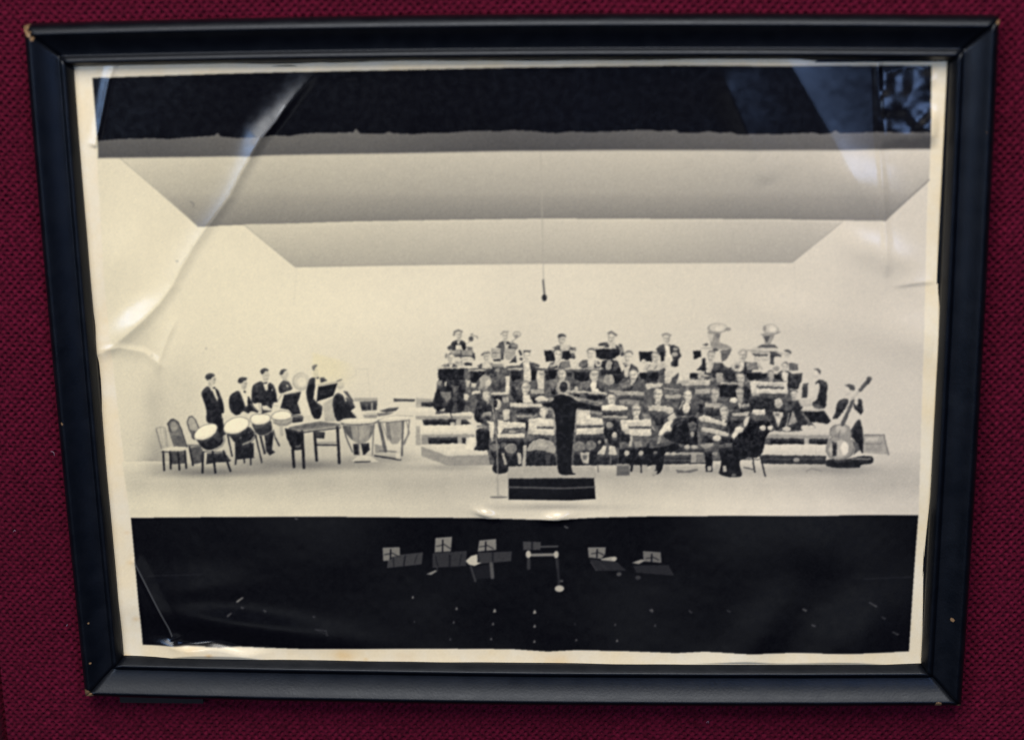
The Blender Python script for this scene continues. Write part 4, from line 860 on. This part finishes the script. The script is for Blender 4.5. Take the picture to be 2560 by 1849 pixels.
for q in (((20, 1372), (130, 1372), (140, 1492), (10, 1492)), ((170, 1372), (250, 1372), (268, 1482), (166, 1482)), ((330, 1372), (412, 1372), (402, 1460), (310, 1460)), ((360, 1470), (430, 1470), (420, 1540), (340, 1545)), ((552, 1380), (640, 1380), (640, 1490), (540, 1490))): P(176, *q)
part("printed_musician", "printed flautist with his back half turned, seated on a chair at the front right")
FACES.append((1580 + 1960 / 6.825, 960 + 640 / 6.825)); P(34, (1640, 642), (1722, 600), (1862, 600), (1902, 642), (1780, 722), (1670, 862)); P(20, (1950, 782), (2060, 600), (2184, 560), (2262, 640), (2262, 1250), (1850, 1282), (1832, 1402), (1902, 1582), (1702, 1602), (1458, 1552), (1530, 1402), (1502, 1202), (1458, 1082), (1702, 1062), (1752, 942), (1822, 842)); P(205, (1900, 640), (1960, 560), (2010, 560), (1960, 720), (1920, 740)); P(224, (1778, 742), (1852, 716), (1942, 800), (1902, 824), (1812, 832), (1752, 942), (1698, 902)); P(84, (1470, 1060), (1600, 1012), (1720, 1040), (1700, 1080), (1500, 1100)); P(48, (2010, 660), (2140, 600), (2184, 700), (2060, 760), a=.7); L(62, 14, (1940, 790), (2100, 880), a=.8); P(20, (1240, 1152), (1372, 1150), (1372, 1502), (1262, 1502)); P(176, (1290, 1402), (1362, 1402), (1352, 1482), (1292, 1490)); P(180, (1430, 1372), (1502, 1372), (1492, 1472), (1430, 1470)); P(178, (1550, 1400), (1600, 1400), (1622, 1502), (1560, 1500)); E(150, 1415, 1185, 50, 30); E(90, 1740, 1560, 44, 28)
crop(1860, 880, 5.12)
P(20, (20, 962), (90, 832), (302, 842), (362, 1002), (292, 1062), (262, 1202), (222, 1322), (0, 1342), (-60, 1100)); P(92, (110, 840), (290, 830), (280, 870), (90, 880), a=.8); L(30, 19, (110, 1340), (140, 1542)); L(30, 19, (210, 1330), (272, 1592)); L(40, 12, (0, 1480), (130, 1510)); L(50, 10, (0, 1380), (200, 1380)); E(120, 60, 1370, 26, 20)
E(214, 240, 972, 38, 32); E(214, 330, 972, 36, 30)
# the conductor on his podium, with the floor microphone
crop(1200, 1150, 6.67)
part("printed_podium", "black two-step conductor's podium at the stage edge in the print")
P(182, (470, 108), (1900, 108), (1930, 285), (470, 300)); L(150, 9, (470, 108), (1900, 108), (1930, 285), a=.6); L(150, 8, (470, 108), (470, 300), a=.6); P(14, (478, 302), (1902, 290), (1928, 642), (1500, 668), (478, 652)); L(84, 28, (478, 446), (1400, 466), (1915, 440)); L(60, 14, (478, 302), (1400, 312), (1900, 292), a=.5)
crop(1300, 960, 6.825)
use(BAND0)
L(182, 46, (330, 270), (560, 262), a=.6); L(176, 40, (400, 420), (560, 440), a=.55); L(186, 44, (960, 235), (1390, 330), a=.6); L(176, 40, (1000, 460), (1390, 500), a=.5); E(178, 742, 70, 128, 128, a=.75); E(200, 742, 40, 100, 110, a=.5)
for w_, t_ in ((60, 150), (34, 196)): L(t_, w_, (742, 20), (742, 130), (640, 190), (580, 300), (590, 420), (612, 800), a=.55); L(t_, w_, (742, 20), (760, 150), (900, 225), (1010, 290), (960, 440), (930, 800), a=.55)
part("printed_conductor", "printed conductor in black seen from behind with arms spread")
P(14, (368, 332), (540, 320), (590, 212), (642, 180), (762, 180), (882, 232), (1002, 302), (1202, 352), (1392, 380), (1392, 452), (1252, 442), (1002, 412), (952, 422), (947, 622), (922, 852), (892, 1102), (872, 1382), (892, 1502), (952, 1520), (942, 1542), (668, 1547), (640, 1402), (630, 1202), (616, 902), (602, 602), (570, 402), (440, 382), (378, 362))
E(34, 742, 58, 72, 92); P(66, (690, 10), (760, -20), (800, 40), (740, 60), a=.6); P(210, (700, 150), (740, 165), (800, 160), (830, 200), (790, 205)); E(224, 385, 258, 88, 42, 10); P(30, (640, 195), (900, 240), (960, 290), (700, 270), a=.5)
part("printed_microphone_stand", "thin floor microphone stand left of the printed podium")
crop(1040, 960, 6.825)
L(142, 17, (1300, 320), (1340, 600), (1368, 850), (1385, 1200), (1392, 1530)); L(200, 10, (1285, 250), (1325, 560), a=.5); L(60, 26, (1290, 260), (1305, 330))
crop(1200, 1150, 6.67)
L(178, 36, (290, 232), (302, 600)); E(128, 312, 612, 152, 20); P(190, (270, 595), (340, 560), (400, 600)); L(205, 16, (310, 640), (290, 940), a=.5)
crop(0, 0, 1)

# share the band's pixels out to its players: each takes what lies nearest below and around the face
fp = np.array(FACES)
band_ids = []
for k in range(len(fp)):
    band_ids.append(part("printed_musician"))
yy, xx = np.where(ID == BAND0)
best = np.full(len(yy), 1e18); who = np.zeros(len(yy), int)
for k, (fx, fy) in enumerate(fp):
    dx, dy = xx + OX - fx, yy + OY - fy - 14
    d = (dx * 1.15) ** 2 + np.where(dy < 0, (dy * 1.5) ** 2, (dy * .75) ** 2)
    b = d < best
    best[b] = d[b]; who[b] = k
ID[yy, xx] = np.array(band_ids)[who]

_P, _L, _E = P, L, E
P = lambda t, *q, **k: _P(t * .86, *q, **k)
L = lambda t, w, *q, **k: _L(t * .86, w, *q, **k)
E = lambda t, *q, **k: _E(t * .86, *q, **k)
# ---- things dimly seen in the pit
crop(930, 1310, 5.67)


def tee(x, y, h, w):
    L(10, 19, (x, y), (x - 3, y + h)); L(22, 12, (x - w * .8, y + h * .55), (x - w * .1, y + h * .45), a=.9); L(22, 13, (x, y + h * .3), (x + w, y + h * .75), a=.9)


PIT = "faintly lit music stand in the dark printed pit, "
part("printed_pit_stand", PIT + "leftmost of the row"); P(72, (230, 450), (722, 402), (702, 572), (212, 622)); L(34, 16, (300, 470), (310, 600)); L(30, 22, (470, 450), (450, 590)); L(40, 14, (640, 440), (600, 560)); P(142, (150, 332), (392, 325), (396, 440), (250, 470), (240, 515), (158, 522)); tee(264, 360, 130, 110)
part("printed_pit_stand", PIT + "the tallest of the row"); P(58, (858, 412), (1342, 378), (1334, 592), (856, 622)); L(30, 18, (900, 460), (930, 600)); L(26, 26, (1102, 450), (1100, 590)); L(36, 18, (1270, 430), (1240, 580)); P(152, (898, 195), (1134, 178), (1116, 386), (888, 400)); tee(1002, 225, 165, 110); P(150, (765, 712), (902, 652), (922, 670), (840, 722)); L(70, 14, (910, 600), (930, 660))
part("printed_pit_stand", PIT + "with a bright lamp beside it"); P(64, (1498, 402), (1982, 384), (1972, 522), (1520, 562)); L(30, 24, (1712, 400), (1710, 540)); P(150, (1520, 230), (1757, 208), (1762, 362), (1498, 388)); tee(1612, 250, 130, 110); P(226, (1328, 522), (1400, 452), (1492, 428), (1494, 542), (1552, 548), (1452, 592), (1372, 572)); L(62, 34, (1400, 600), (1465, 805)); L(96, 54, (1690, 560), (1706, 750)); P(36, (1430, 600), (1660, 570), (1670, 760), (1480, 780), a=.7)
crop(1290, 1310, 5.67)
part("printed_pit_stand", PIT + "with two small bright lamps"); P(78, (98, 242), (352, 250), (346, 362), (104, 362)); L(30, 24, (228, 245), (228, 362)); L(92, 24, (350, 318), (590, 314)); L(150, 40, (215, 436), (545, 430)); E(214, 175, 425, 36, 54); E(206, 570, 430, 34, 52); L(60, 50, (180, 500), (180, 620)); L(52, 46, (580, 500), (590, 620)); L(44, 36, (595, 640), (610, 870)); E(206, 615, 912, 66, 46); E(90, 645, 805, 26, 16)
part("printed_pit_stand", PIT + "second from the right end"); P(46, (1040, 492), (1432, 540), (1562, 662), (1130, 662)); L(70, 16, (1060, 540), (1140, 660)); L(64, 14, (1200, 580), (1280, 630)); P(142, (1018, 330), (1272, 330), (1262, 440), (1202, 492), (1030, 472)); tee(1150, 360, 110, 100); P(176, (1198, 492), (1350, 463), (1432, 488), (1402, 532), (1210, 512)); E(206, 1390, 492, 40, 30); E(84, 1460, 712, 36, 30)
part("printed_pit_stand", PIT + "rightmost of the row"); P(44, (1660, 590), (2162, 580), (2242, 732), (1700, 692)); P(126, (1798, 385), (2050, 400), (2062, 552), (1810, 532)); tee(1925, 430, 110, 100); P(172, (1638, 552), (1780, 503), (1832, 520), (1742, 572)); E(62, 1730, 762, 40, 30)
use(7)
crop(950, 1480, 3.24)
for (x, y, t, r) in ((265, 40, 150, 9), (620, 130, 140, 10), (928, 147, 165, 13), (1252, 157, 175, 14), (597, 240, 110, 9), (915, 255, 120, 10), (1252, 272, 150, 11), (900, 376, 110, 9), (1250, 396, 130, 10), (1590, 382, 100, 9), (1920, 385, 120, 10),
                     (1905, 258, 90, 9), (2203, 145, 120, 11), (2228, 265, 80, 9), (570, 375, 70, 9), (278, 235, 80, 7), (1580, 255, 45, 8)):
    P(t, (x - r * .2, y - r * 1.3), (x + r * .6, y - r * .6), (x + r, y + r * 1.1), (x - r, y + r * 1.1))
crop(0, 0, 1)
for q, t, w in ((((593, 1502), (606, 1493)), 190, 7), (((604, 1516), (608, 1518)), 120, 6), (((570, 1536), (578, 1530)), 120, 6), (((660, 1523), (664, 1527)), 120, 5), (((783, 1539), (786, 1541)), 110, 5), (((788, 1570), (816, 1574), (819, 1586)), 90, 4),
                (((2174, 1504), (2190, 1514)), 110, 6), (((2008, 1520), (2014, 1524)), 140, 7), (((2030, 1559), (2036, 1562)), 130, 6), (((2205, 1540), (2212, 1544)), 90, 6), (((2232, 1577), (2244, 1584)), 100, 6), (((1625, 1524), (1631, 1528)), 120, 7), (((1723, 1525), (1728, 1530)), 90, 6), (((1818, 1523), (1824, 1527)), 80, 6),
                (((368, 1438), (505, 1434)), 62, 2.2), (((2160, 1446), (2282, 1443)), 70, 2.2), (((1412, 1315), (1418, 1319)), 150, 6), (((738, 1295), (742, 1297)), 170, 5), (((236, 242), (244, 243)), 120, 3), (((865, 200), (890, 199)), 45, 4)):
    use(6 if q[0][1] < 400 else 2 if q[0][1] < 1290 else 7)
    L(t * .8, w * .55, *q)
    L(t * .6, w * .3, (q[0][0] + 2, q[0][1] + 1), (q[-1][0] + 3, q[-1][1] - 1))
P, L, E = _P, _L, _E
# ---- tones to colours: photographic softness, grain, yellowed paper
def blur(a, s):
    r = int(3 * s + 1)
    k = np.exp(-0.5 * (np.arange(-r, r + 1) / s) ** 2); k /= k.sum()
    k = k.astype(np.float32)
    b = np.pad(a, ((r, r), (0, 0)), mode='edge')
    b = sum(k[i] * b[i:i + a.shape[0]] for i in range(2 * r + 1))
    b = np.pad(b, ((0, 0), (r, r)), mode='edge')
    return sum(k[i] * b[:, i:i + a.shape[1]] for i in range(2 * r + 1))


# hand-worn marks on the picture: a scuff, a few spots
crop(0, 0, 1); cur = 0
L(128, 5, (478, 503), (486, 510), (484, 515), a=.8); L(140, 4, (488, 518), (498, 523), a=.6); E(150, 444, 651, 4, 3, a=.5); E(170, 515, 871, 3, a=.5); E(60, 376, 170, 4, 4); E(180, 380, 888, 4, a=.4)
# crowded parts of an old print are never crisp: nudge and mottle the tones a little
wy = np.exp(-((np.arange(RH) + OY - 1010) / 190.0) ** 4)[:, None] * (0.35 + 0.65 * smooth01(1040, 1110, np.arange(RW) + OX))[None]
dx = (1.1 * value_noise(T.shape, 7, 51) + 0.8 * value_noise(T.shape, 3.5, 52)) * wy
dy = (1.1 * value_noise(T.shape, 7, 53) + 0.8 * value_noise(T.shape, 3.5, 54)) * wy
gy_, gx_ = np.mgrid[0:RH, 0:RW]
sx_ = np.clip(gx_ + dx, 0, RW - 1.001); sy_ = np.clip(gy_ + dy, 0, RH - 1.001)
ix, iy = sx_.astype(int), sy_.astype(int); fx_, fy_ = (sx_ - ix).astype(np.float32), (sy_ - iy).astype(np.float32)
T = (T[iy, ix] * (1 - fx_) + T[iy, ix + 1] * fx_) * (1 - fy_) + (T[iy + 1, ix] * (1 - fx_) + T[iy + 1, ix + 1] * fx_) * fy_
fig = blur((ID > 7).astype(np.float32), 1.5) * np.exp(-((np.arange(RH) + OY - 1010) / 200.0) ** 4)[:, None]
crowd = fig * smooth01(1085, 1110, gx_ + OX) * smooth01(2010, 1985, gx_ + OX)
T = T.astype(np.float32)
shift = lambda a, n: np.roll(a, n, 0)
dark = np.clip((95 - T) / 40, 0, 1)                 # cloth and desks catch the stage light along their upper edges
dk = blur(dark, 2.5)
T = T + fig * dark * np.clip(1 - shift(dk, 6), 0, 1) * 40 * (1 - 0.8 * np.isin(ID, [i_ for i_, n_ in enumerate(NAMES) if n_ in ('printed_conductor', 'printed_podium', 'printed_music_stand')]))
light = np.clip((T - 150) / 40, 0, 1) * fig          # faces, cuffs and sheets shade off below
lt = blur(light, 2.5)
T = T - light * np.clip(1 - shift(lt, -6), 0, 1) * 20
vn = lambda c, sd: value_noise(T.shape, c, sd)
T = T + fig * (20 * vn(7, 55) + 13 * vn(3.2, 56)) * np.clip(1.2 - T / 230, .3, 1)
for nm_ in ('printed_riser', 'printed_podium', 'printed_conductor', 'printed_case', 'printed_bench'):
    for k_ in [i_ for i_, n_ in enumerate(NAMES) if n_ == nm_]:
        crowd = crowd * (1 - 0.85 * (ID == k_))
T = T + crowd * (11 * vn(8, 57) + 13 * vn(4.6, 58) + 11 * vn(3, 59))
soft = 0.92 * blur(T, 1.35) + 0.08 * blur(T, 4.0)
pit = smooth01(1300, 1320, gy_ + OY)
TS = (blur(T, 1.5) * (1 - pit) + blur(T, 1.6) * pit) * (1 - crowd) + soft * crowd
TS = np.clip(TS, 8, 246)
TS = TS + (0.16 + 0.22 * crowd) * (TS - blur(TS, 5.0))
grain = blur(rng.normal(0, 1, T.shape).astype(np.float32), 1.1); grain /= grain.std()
mott = value_noise(T.shape, 16, 31) + 0.6 * value_noise(T.shape, 6, 32)
mid = np.clip(TS / 255, 0, 1)
TS = TS + grain * (1.2 + 3.2 * mid * (1.25 - mid)) + mott * 1.6 * mid
TS = np.clip(TS, 4, 250)
tt = TS / 255.0
RGB = np.stack([TS * (1.0 + 0.045 * tt ** .5), TS * (1.0 - 0.028 * tt ** .5), TS * (1.0 - 0.175 * tt ** 0.4) + 6 * (1 - tt)], -1)
# yellow glue stain by the drummers; uneven light painted in, warmer left, cooler right
yy, xx = np.mgrid[0:RH, 0:RW]
xs_, ys_ = xx + OX, yy + OY
st = smooth01(776, 786, xs_) * smooth01(880 + (xs_ - 780) * .28 - 4, 880 + (xs_ - 780) * .28 + 5, ys_) * smooth01(905, 830, xs_) * smooth01(985, 930, ys_) * np.clip(tt * 1.4 - .4, 0, 1)
RGB[..., 2] *= 1 - 0.06 * st; RGB[..., 0] *= 1 + 0.008 * st
warm = smooth01(1500, 500, xs_)
RGB[..., 2] *= 1 - 0.035 * warm * tt
cool = smooth01(1500, 2250, xs_)
RGB[..., 2] *= 1 + 0.035 * cool * tt
# the unprinted border, with foxing along its outer edge
b = (blur((ID == 0).astype(np.float32), 1.2))[..., None]
fox = 0.5 + 0.5 * value_noise(T.shape, 60, 40) + 0.25 * value_noise(T.shape, 14, 41)
bord = np.stack([np.full(T.shape, 236.0), 222 - 6 * fox, 194 - 16 * fox], -1) + (grain * 1.5)[..., None]
for (bx, by, br, k) in ((860, 1635, 26, 26), (915, 1644, 7, 20), (1395, 1652, 34, 18), (525, 1632, 8, 40), (1010, 1640, 26, 10), (262, 640, 10, 10), (318, 1330, 8, 14), (326, 1405, 10, 14), (340, 1545, 10, 22), (315, 1640, 10, 40), (480, 1620, 20, 10)):
    g_ = np.exp(-(((xs_ - bx) / br) ** 2 + ((ys_ - by) / (br * .6)) ** 2))[..., None]
    bord -= g_ * k * np.array([0.25, 0.75, 1.3])
RGB = RGB * (1 - b) + bord * b
lin = np.where(RGB / 255 <= 0.04045, RGB / 255 / 12.92, ((np.clip(RGB, 0, 255) / 255 + 0.055) / 1.055) ** 2.4)
INK_GAIN = 0.89
lin = np.clip(lin, 0, 1) * INK_GAIN


# ------------------------------------------------------------------ the sheet itself: creased, curling glossy paper
PRINT_Y = 0.0048
SX, SZ, STEP = 0.1300, 0.0985, 0.000282
gx1 = np.arange(-SX, SX + STEP / 2, STEP)
gz1 = np.arange(-SZ, SZ + STEP / 2, STEP)
GX, GZ = np.meshgrid(gx1, gz1)
QX, QY = project(GX, PRINT_Y, GZ)             # where each spot of the flat sheet lies in the traced picture
PXMM = 8.75                                   # traced pixels per millimetre


def polyline_dist(pts):
    """Distance to a polyline and signed side (positive to the left of its direction of travel on the page)."""
    best = np.full(QX.shape, 1e9); side = np.zeros(QX.shape); tpos = np.zeros(QX.shape)
    n = len(pts) - 1
    for i in range(n):
        (ax, ay), (bx, by) = pts[i], pts[i + 1]
        vx, vy = bx - ax, by - ay
        t = np.clip(((QX - ax) * vx + (QY - ay) * vy) / (vx * vx + vy * vy), 0, 1)
        ex, ey = QX - ax - t * vx, QY - ay - t * vy
        d = np.hypot(ex, ey)
        cr = vx * (QY - ay) - vy * (QX - ax)
        u = d < best
        best[u] = d[u]; side[u] = np.sign(cr[u]); tpos[u] = (i + t[u]) / n
    return np.sqrt(best ** 2 + 9.0) - 3.0, side, tpos


def ridge(pts, amp, w_pos, w_neg, fade=0.12, power=2.0):
    d, s, t = polyline_dist(pts)
    w = np.where(s > 0, w_pos, w_neg)
    env = smooth01(0, fade, t) * smooth01(1, 1 - fade, t) if fade > 0 else 1.0
    return amp * np.clip(1 - d / w, 0, 1) ** power * env


def bump(x, y, rx, ry, amp, rot=0):
    c, s = math.cos(math.radians(rot)), math.sin(math.radians(rot))
    a, b_ = (QX - x) * c + (QY - y) * s, -(QX - x) * s + (QY - y) * c
    return amp * np.exp(-(a / rx) ** 2 - (b_ / ry) ** 2)


shg = GX.shape
HM = 0.62 * value_noise(shg, 120, 61) + 0.08 * value_noise(shg, 45, 62) + 0.012 * value_noise(shg, 10, 63)      # mm
# the long diagonal crease at the upper left, and its branch
C2 = [(812, 160), (745, 232), (690, 300), (652, 345), (625, 395), (600, 440), (575, 490), (545, 530), (518, 566), (488, 610), (458, 660), (432, 712), (400, 756), (360, 797), (320, 832), (285, 862), (255, 882)]
d2, s2, t2 = polyline_dist(C2)
HM += np.interp(t2, [0, .04, .10, .17, .21, .28, .5, .8, 1], [.1, .5, .95, 1.35, 1.35, .95, .7, .75, .4]) * np.clip(1 - d2 / np.where(s2 > 0, 66, 26), 0, 1) ** 2
HM += ridge([(450, 780), (421, 838), (399, 900), (388, 960)], 0.35, 40, 14, 0.3)
HM += ridge([(238, 878), (300, 868), (360, 880), (430, 930)], 0.30, 30, 14, 0.25)
# crease across the top left corner
HM += ridge([(290, 150), (274, 200), (262, 262), (250, 322), (236, 372)], 0.55, 24, 12, 0.06)
# corner folds at the upper right: the paper falls back beyond a diagonal fold
dF, sF, tF = polyline_dist([(1945, 110), (1968, 150), (2075, 338), (2200, 560), (2420, 940)])
dd = np.where(sF < 0, dF, 0)
fall = np.where(dd < 220, dd - dd ** 2 / 440, 110)
HM -= 0.125 / PXMM * fall * smooth01(1000, 560, QY)
HM += ridge([(1790, 150), (1850, 290), (1895, 400), (1920, 470)], 0.55, 60, 120, 0.2)
HM += ridge([(2192, 120), (2197, 330), (2212, 551), (2216, 700)], 0.40, 12, 22, 0.1)
wr = value_noise(shg, 23, 71) + 0.40 * value_noise(shg, 10, 72)
corner = smooth01(2196, 2212, QX) * smooth01(380, 335, QY) * smooth01(2356, 2326, QX)
HM += (0.48 * wr + 0.09 / PXMM * (np.clip(QY, 140, 380) - 215)) * corner
HM += ridge([(2352, 704), (2290, 706), (2220, 716)], 0.3, 40, 10, 0.35)
HM += bump(2150, 455, 80, 45, 0.7, 20) + bump(2185, 625, 110, 40, 0.8, 22) + bump(2270, 845, 110, 60, 0.8, 20) + bump(1990, 790, 160, 60, 0.6, 12) + bump(330, 820, 80, 40, 0.9, -40) + bump(430, 900, 50, 90, 0.6, 25) + bump(300, 640, 50, 60, 0.4, 10) + bump(420, 1080, 70, 60, 0.5, 30)
# lower edge curls forward, most of all near the lower left corner
edge = np.clip(1652 - QY + (QX - 310) * 0.008, 0, 400)
HM += 0.60 * np.exp(-edge / 24)
crest = 1600 + 0.075 * (QX - 430) + 5 * np.sin(QX / 23)
bulge = np.exp(-np.clip((QX - 530) / 125, -9, 9) ** 4)
HM += 1.65 * smooth01(crest - 7, crest + 17, QY) * bulge - 0.45 * np.exp(-edge / 24) * bulge + bump(440, 1602, 16, 16, 0.45)
HM += 0.10 * np.sin(QX / 34) * np.exp(-edge / 40) * smooth01(420, 900, QX)
HM += ridge([(330, 1392), (375, 1477), (423, 1568), (434, 1600)], 0.26, 9, 26, 0.05, 1.5)
HM += bump(600, 1560, 260, 34, 1.0, 8) + bump(440, 1476, 150, 44, 0.6, -4)
# small dents at the stage edge
HM += bump(1213, 1283, 26, 10, 1.15, 18) + bump(1392, 1292, 30, 11, 1.15, -6)
HM += bump(1880, 1620, 60, 150, 0.8, 35) + bump(2120, 1600, 100, 150, 1.0, 40) + bump(2060, 1380, 90, 160, 0.7, -40)
# edges stay tucked behind the frame's lip
side_r = 2364 - (QY - 154) * 0.0432 - QX
side_l = QX - 188 - (QY - 166) * 0.0827
inset = np.minimum(np.minimum(np.clip(edge - 9, 0, 200), np.clip(side_r - 2, 0, 200)), np.minimum(np.clip(side_l - 2, 0, 200), np.clip(QY - 168, 0, 200)))
HM = np.clip(HM, -1.75, np.minimum(3.0, np.where(edge < 60, 1.05, 0.75) + 0.085 * inset))
GY = PRINT_Y - HM / 1000.0
dzy, dxy = np.gradient(GY, STEP)
NRM = np.stack([dxy, -np.ones_like(GY), dzy], -1)
NRM /= np.linalg.norm(NRM, axis=-1, keepdims=True)

# colour at each spot
sxp = np.clip(QX - OX - 0.5, 0, RW - 1.001); syp = np.clip(QY - OY - 0.5, 0, RH - 1.001)
ix, iy = sxp.astype(int), syp.astype(int)
fx_, fy_ = (sxp - ix)[..., None], (syp - iy)[..., None]
INK = (lin[iy, ix] * (1 - fx_) + lin[iy, ix + 1] * fx_) * (1 - fy_) + (lin[iy + 1, ix] * (1 - fx_) + lin[iy + 1, ix + 1] * fx_) * fy_
# cracked emulsion along the sharpest folds
for pts_, w_, col_, a_ in (([(336, 1404), (375, 1477), (423, 1568), (431, 1588)], 0.45, (0.16, 0.16, 0.16), .8), ([(655, 342), (690, 298), (712, 262)], 0.9, (0.42, 0.42, 0.42), .35), ([(452, 662), (488, 612), (545, 532), (600, 440)], 0.5, (0.45, 0.42, 0.36), .4)):
    d_, s_, t_ = polyline_dist(pts_)
    k_ = (np.clip(w_ - d_ * .5, 0, 1) * a_ * (t_ > 0) * (t_ < 1))[..., None]
    INK = INK * (1 - k_) + np.array(col_) * k_


def print_material():
    mat, nt, N, L_, Pn = nodes_of("glossy_photographic_paper")
    at = N.new("ShaderNodeAttribute"); at.attribute_name = "ink"
    L_.new(at.outputs["Color"], Pn.inputs["Base Color"])
    Pn.inputs["Roughness"].default_value = 0.20
    Pn.inputs["Specular IOR Level"].default_value = 0.5
    geo = N.new("ShaderNodeNewGeometry")
    nz = N.new("ShaderNodeTexNoise"); nz.inputs["Scale"].default_value = 420; nz.inputs["Detail"].default_value = 3
    L_.new(geo.outputs["Position"], nz.inputs["Vector"])
    mr = N.new("ShaderNodeMapRange"); mr.inputs[1].default_value = .35; mr.inputs[2].default_value = .7; mr.inputs[3].default_value = .18; mr.inputs[4].default_value = .25
    L_.new(nz.outputs["Fac"], mr.inputs[0]); L_.new(mr.outputs[0], Pn.inputs["Roughness"])
    bp = N.new("ShaderNodeBump"); bp.inputs["Strength"].default_value = 0.010; bp.inputs["Distance"].default_value = 0.0004
    L_.new(nz.outputs["Fac"], bp.inputs["Height"]); L_.new(bp.outputs[0], Pn.inputs["Normal"])
    return mat


PRINT_MAT = print_material()
photo = empty("photograph_print", (0, 0, 0), "creased black-and-white photograph of a concert band on a stage, mounted in the frame", "photograph")
ny, nx = shg
idx = np.arange(ny * nx).reshape(shg)
cells = np.stack([idx[:-1, :-1], idx[:-1, 1:], idx[1:, 1:], idx[1:, :-1]], -1).reshape(-1, 4)
cq, cr = 0.25 * (QX[:-1, :-1] + QX[:-1, 1:] + QX[1:, 1:] + QX[1:, :-1]), 0.25 * (QY[:-1, :-1] + QY[:-1, 1:] + QY[1:, 1:] + QY[1:, :-1])
ci = np.clip((cq - OX).astype(int), 0, RW - 1); cj = np.clip((cr - OY).astype(int), 0, RH - 1)
cid = ID[cj, ci].ravel()
VCO = np.stack([GX, GY, GZ], -1).reshape(-1, 3)
VN = NRM.reshape(-1, 3)
VINK = np.concatenate([INK, np.ones(shg + (1,))], -1).reshape(-1, 4).astype(np.float32)
order = np.argsort(cid, kind='stable')
cuts = np.searchsorted(cid[order], np.arange(len(NAMES) + 1))
for k, nm in enumerate(NAMES):
    sel = order[cuts[k]:cuts[k + 1]]
    if len(sel) < 6:
        continue
    q = cells[sel]
    used, inv = np.unique(q, return_inverse=True)
    me = quad_mesh(nm, VCO[used], inv.reshape(-1, 4))
    ca = me.color_attributes.new("ink", 'FLOAT_COLOR', 'POINT')
    ca.data.foreach_set("color", VINK[used].ravel())
    me.normals_split_custom_set_from_vertices(VN[used].tolist())
    o = new_obj(nm, me, photo, PRINT_MAT)
    if k in LABELS:
        o["label"] = LABELS[k]
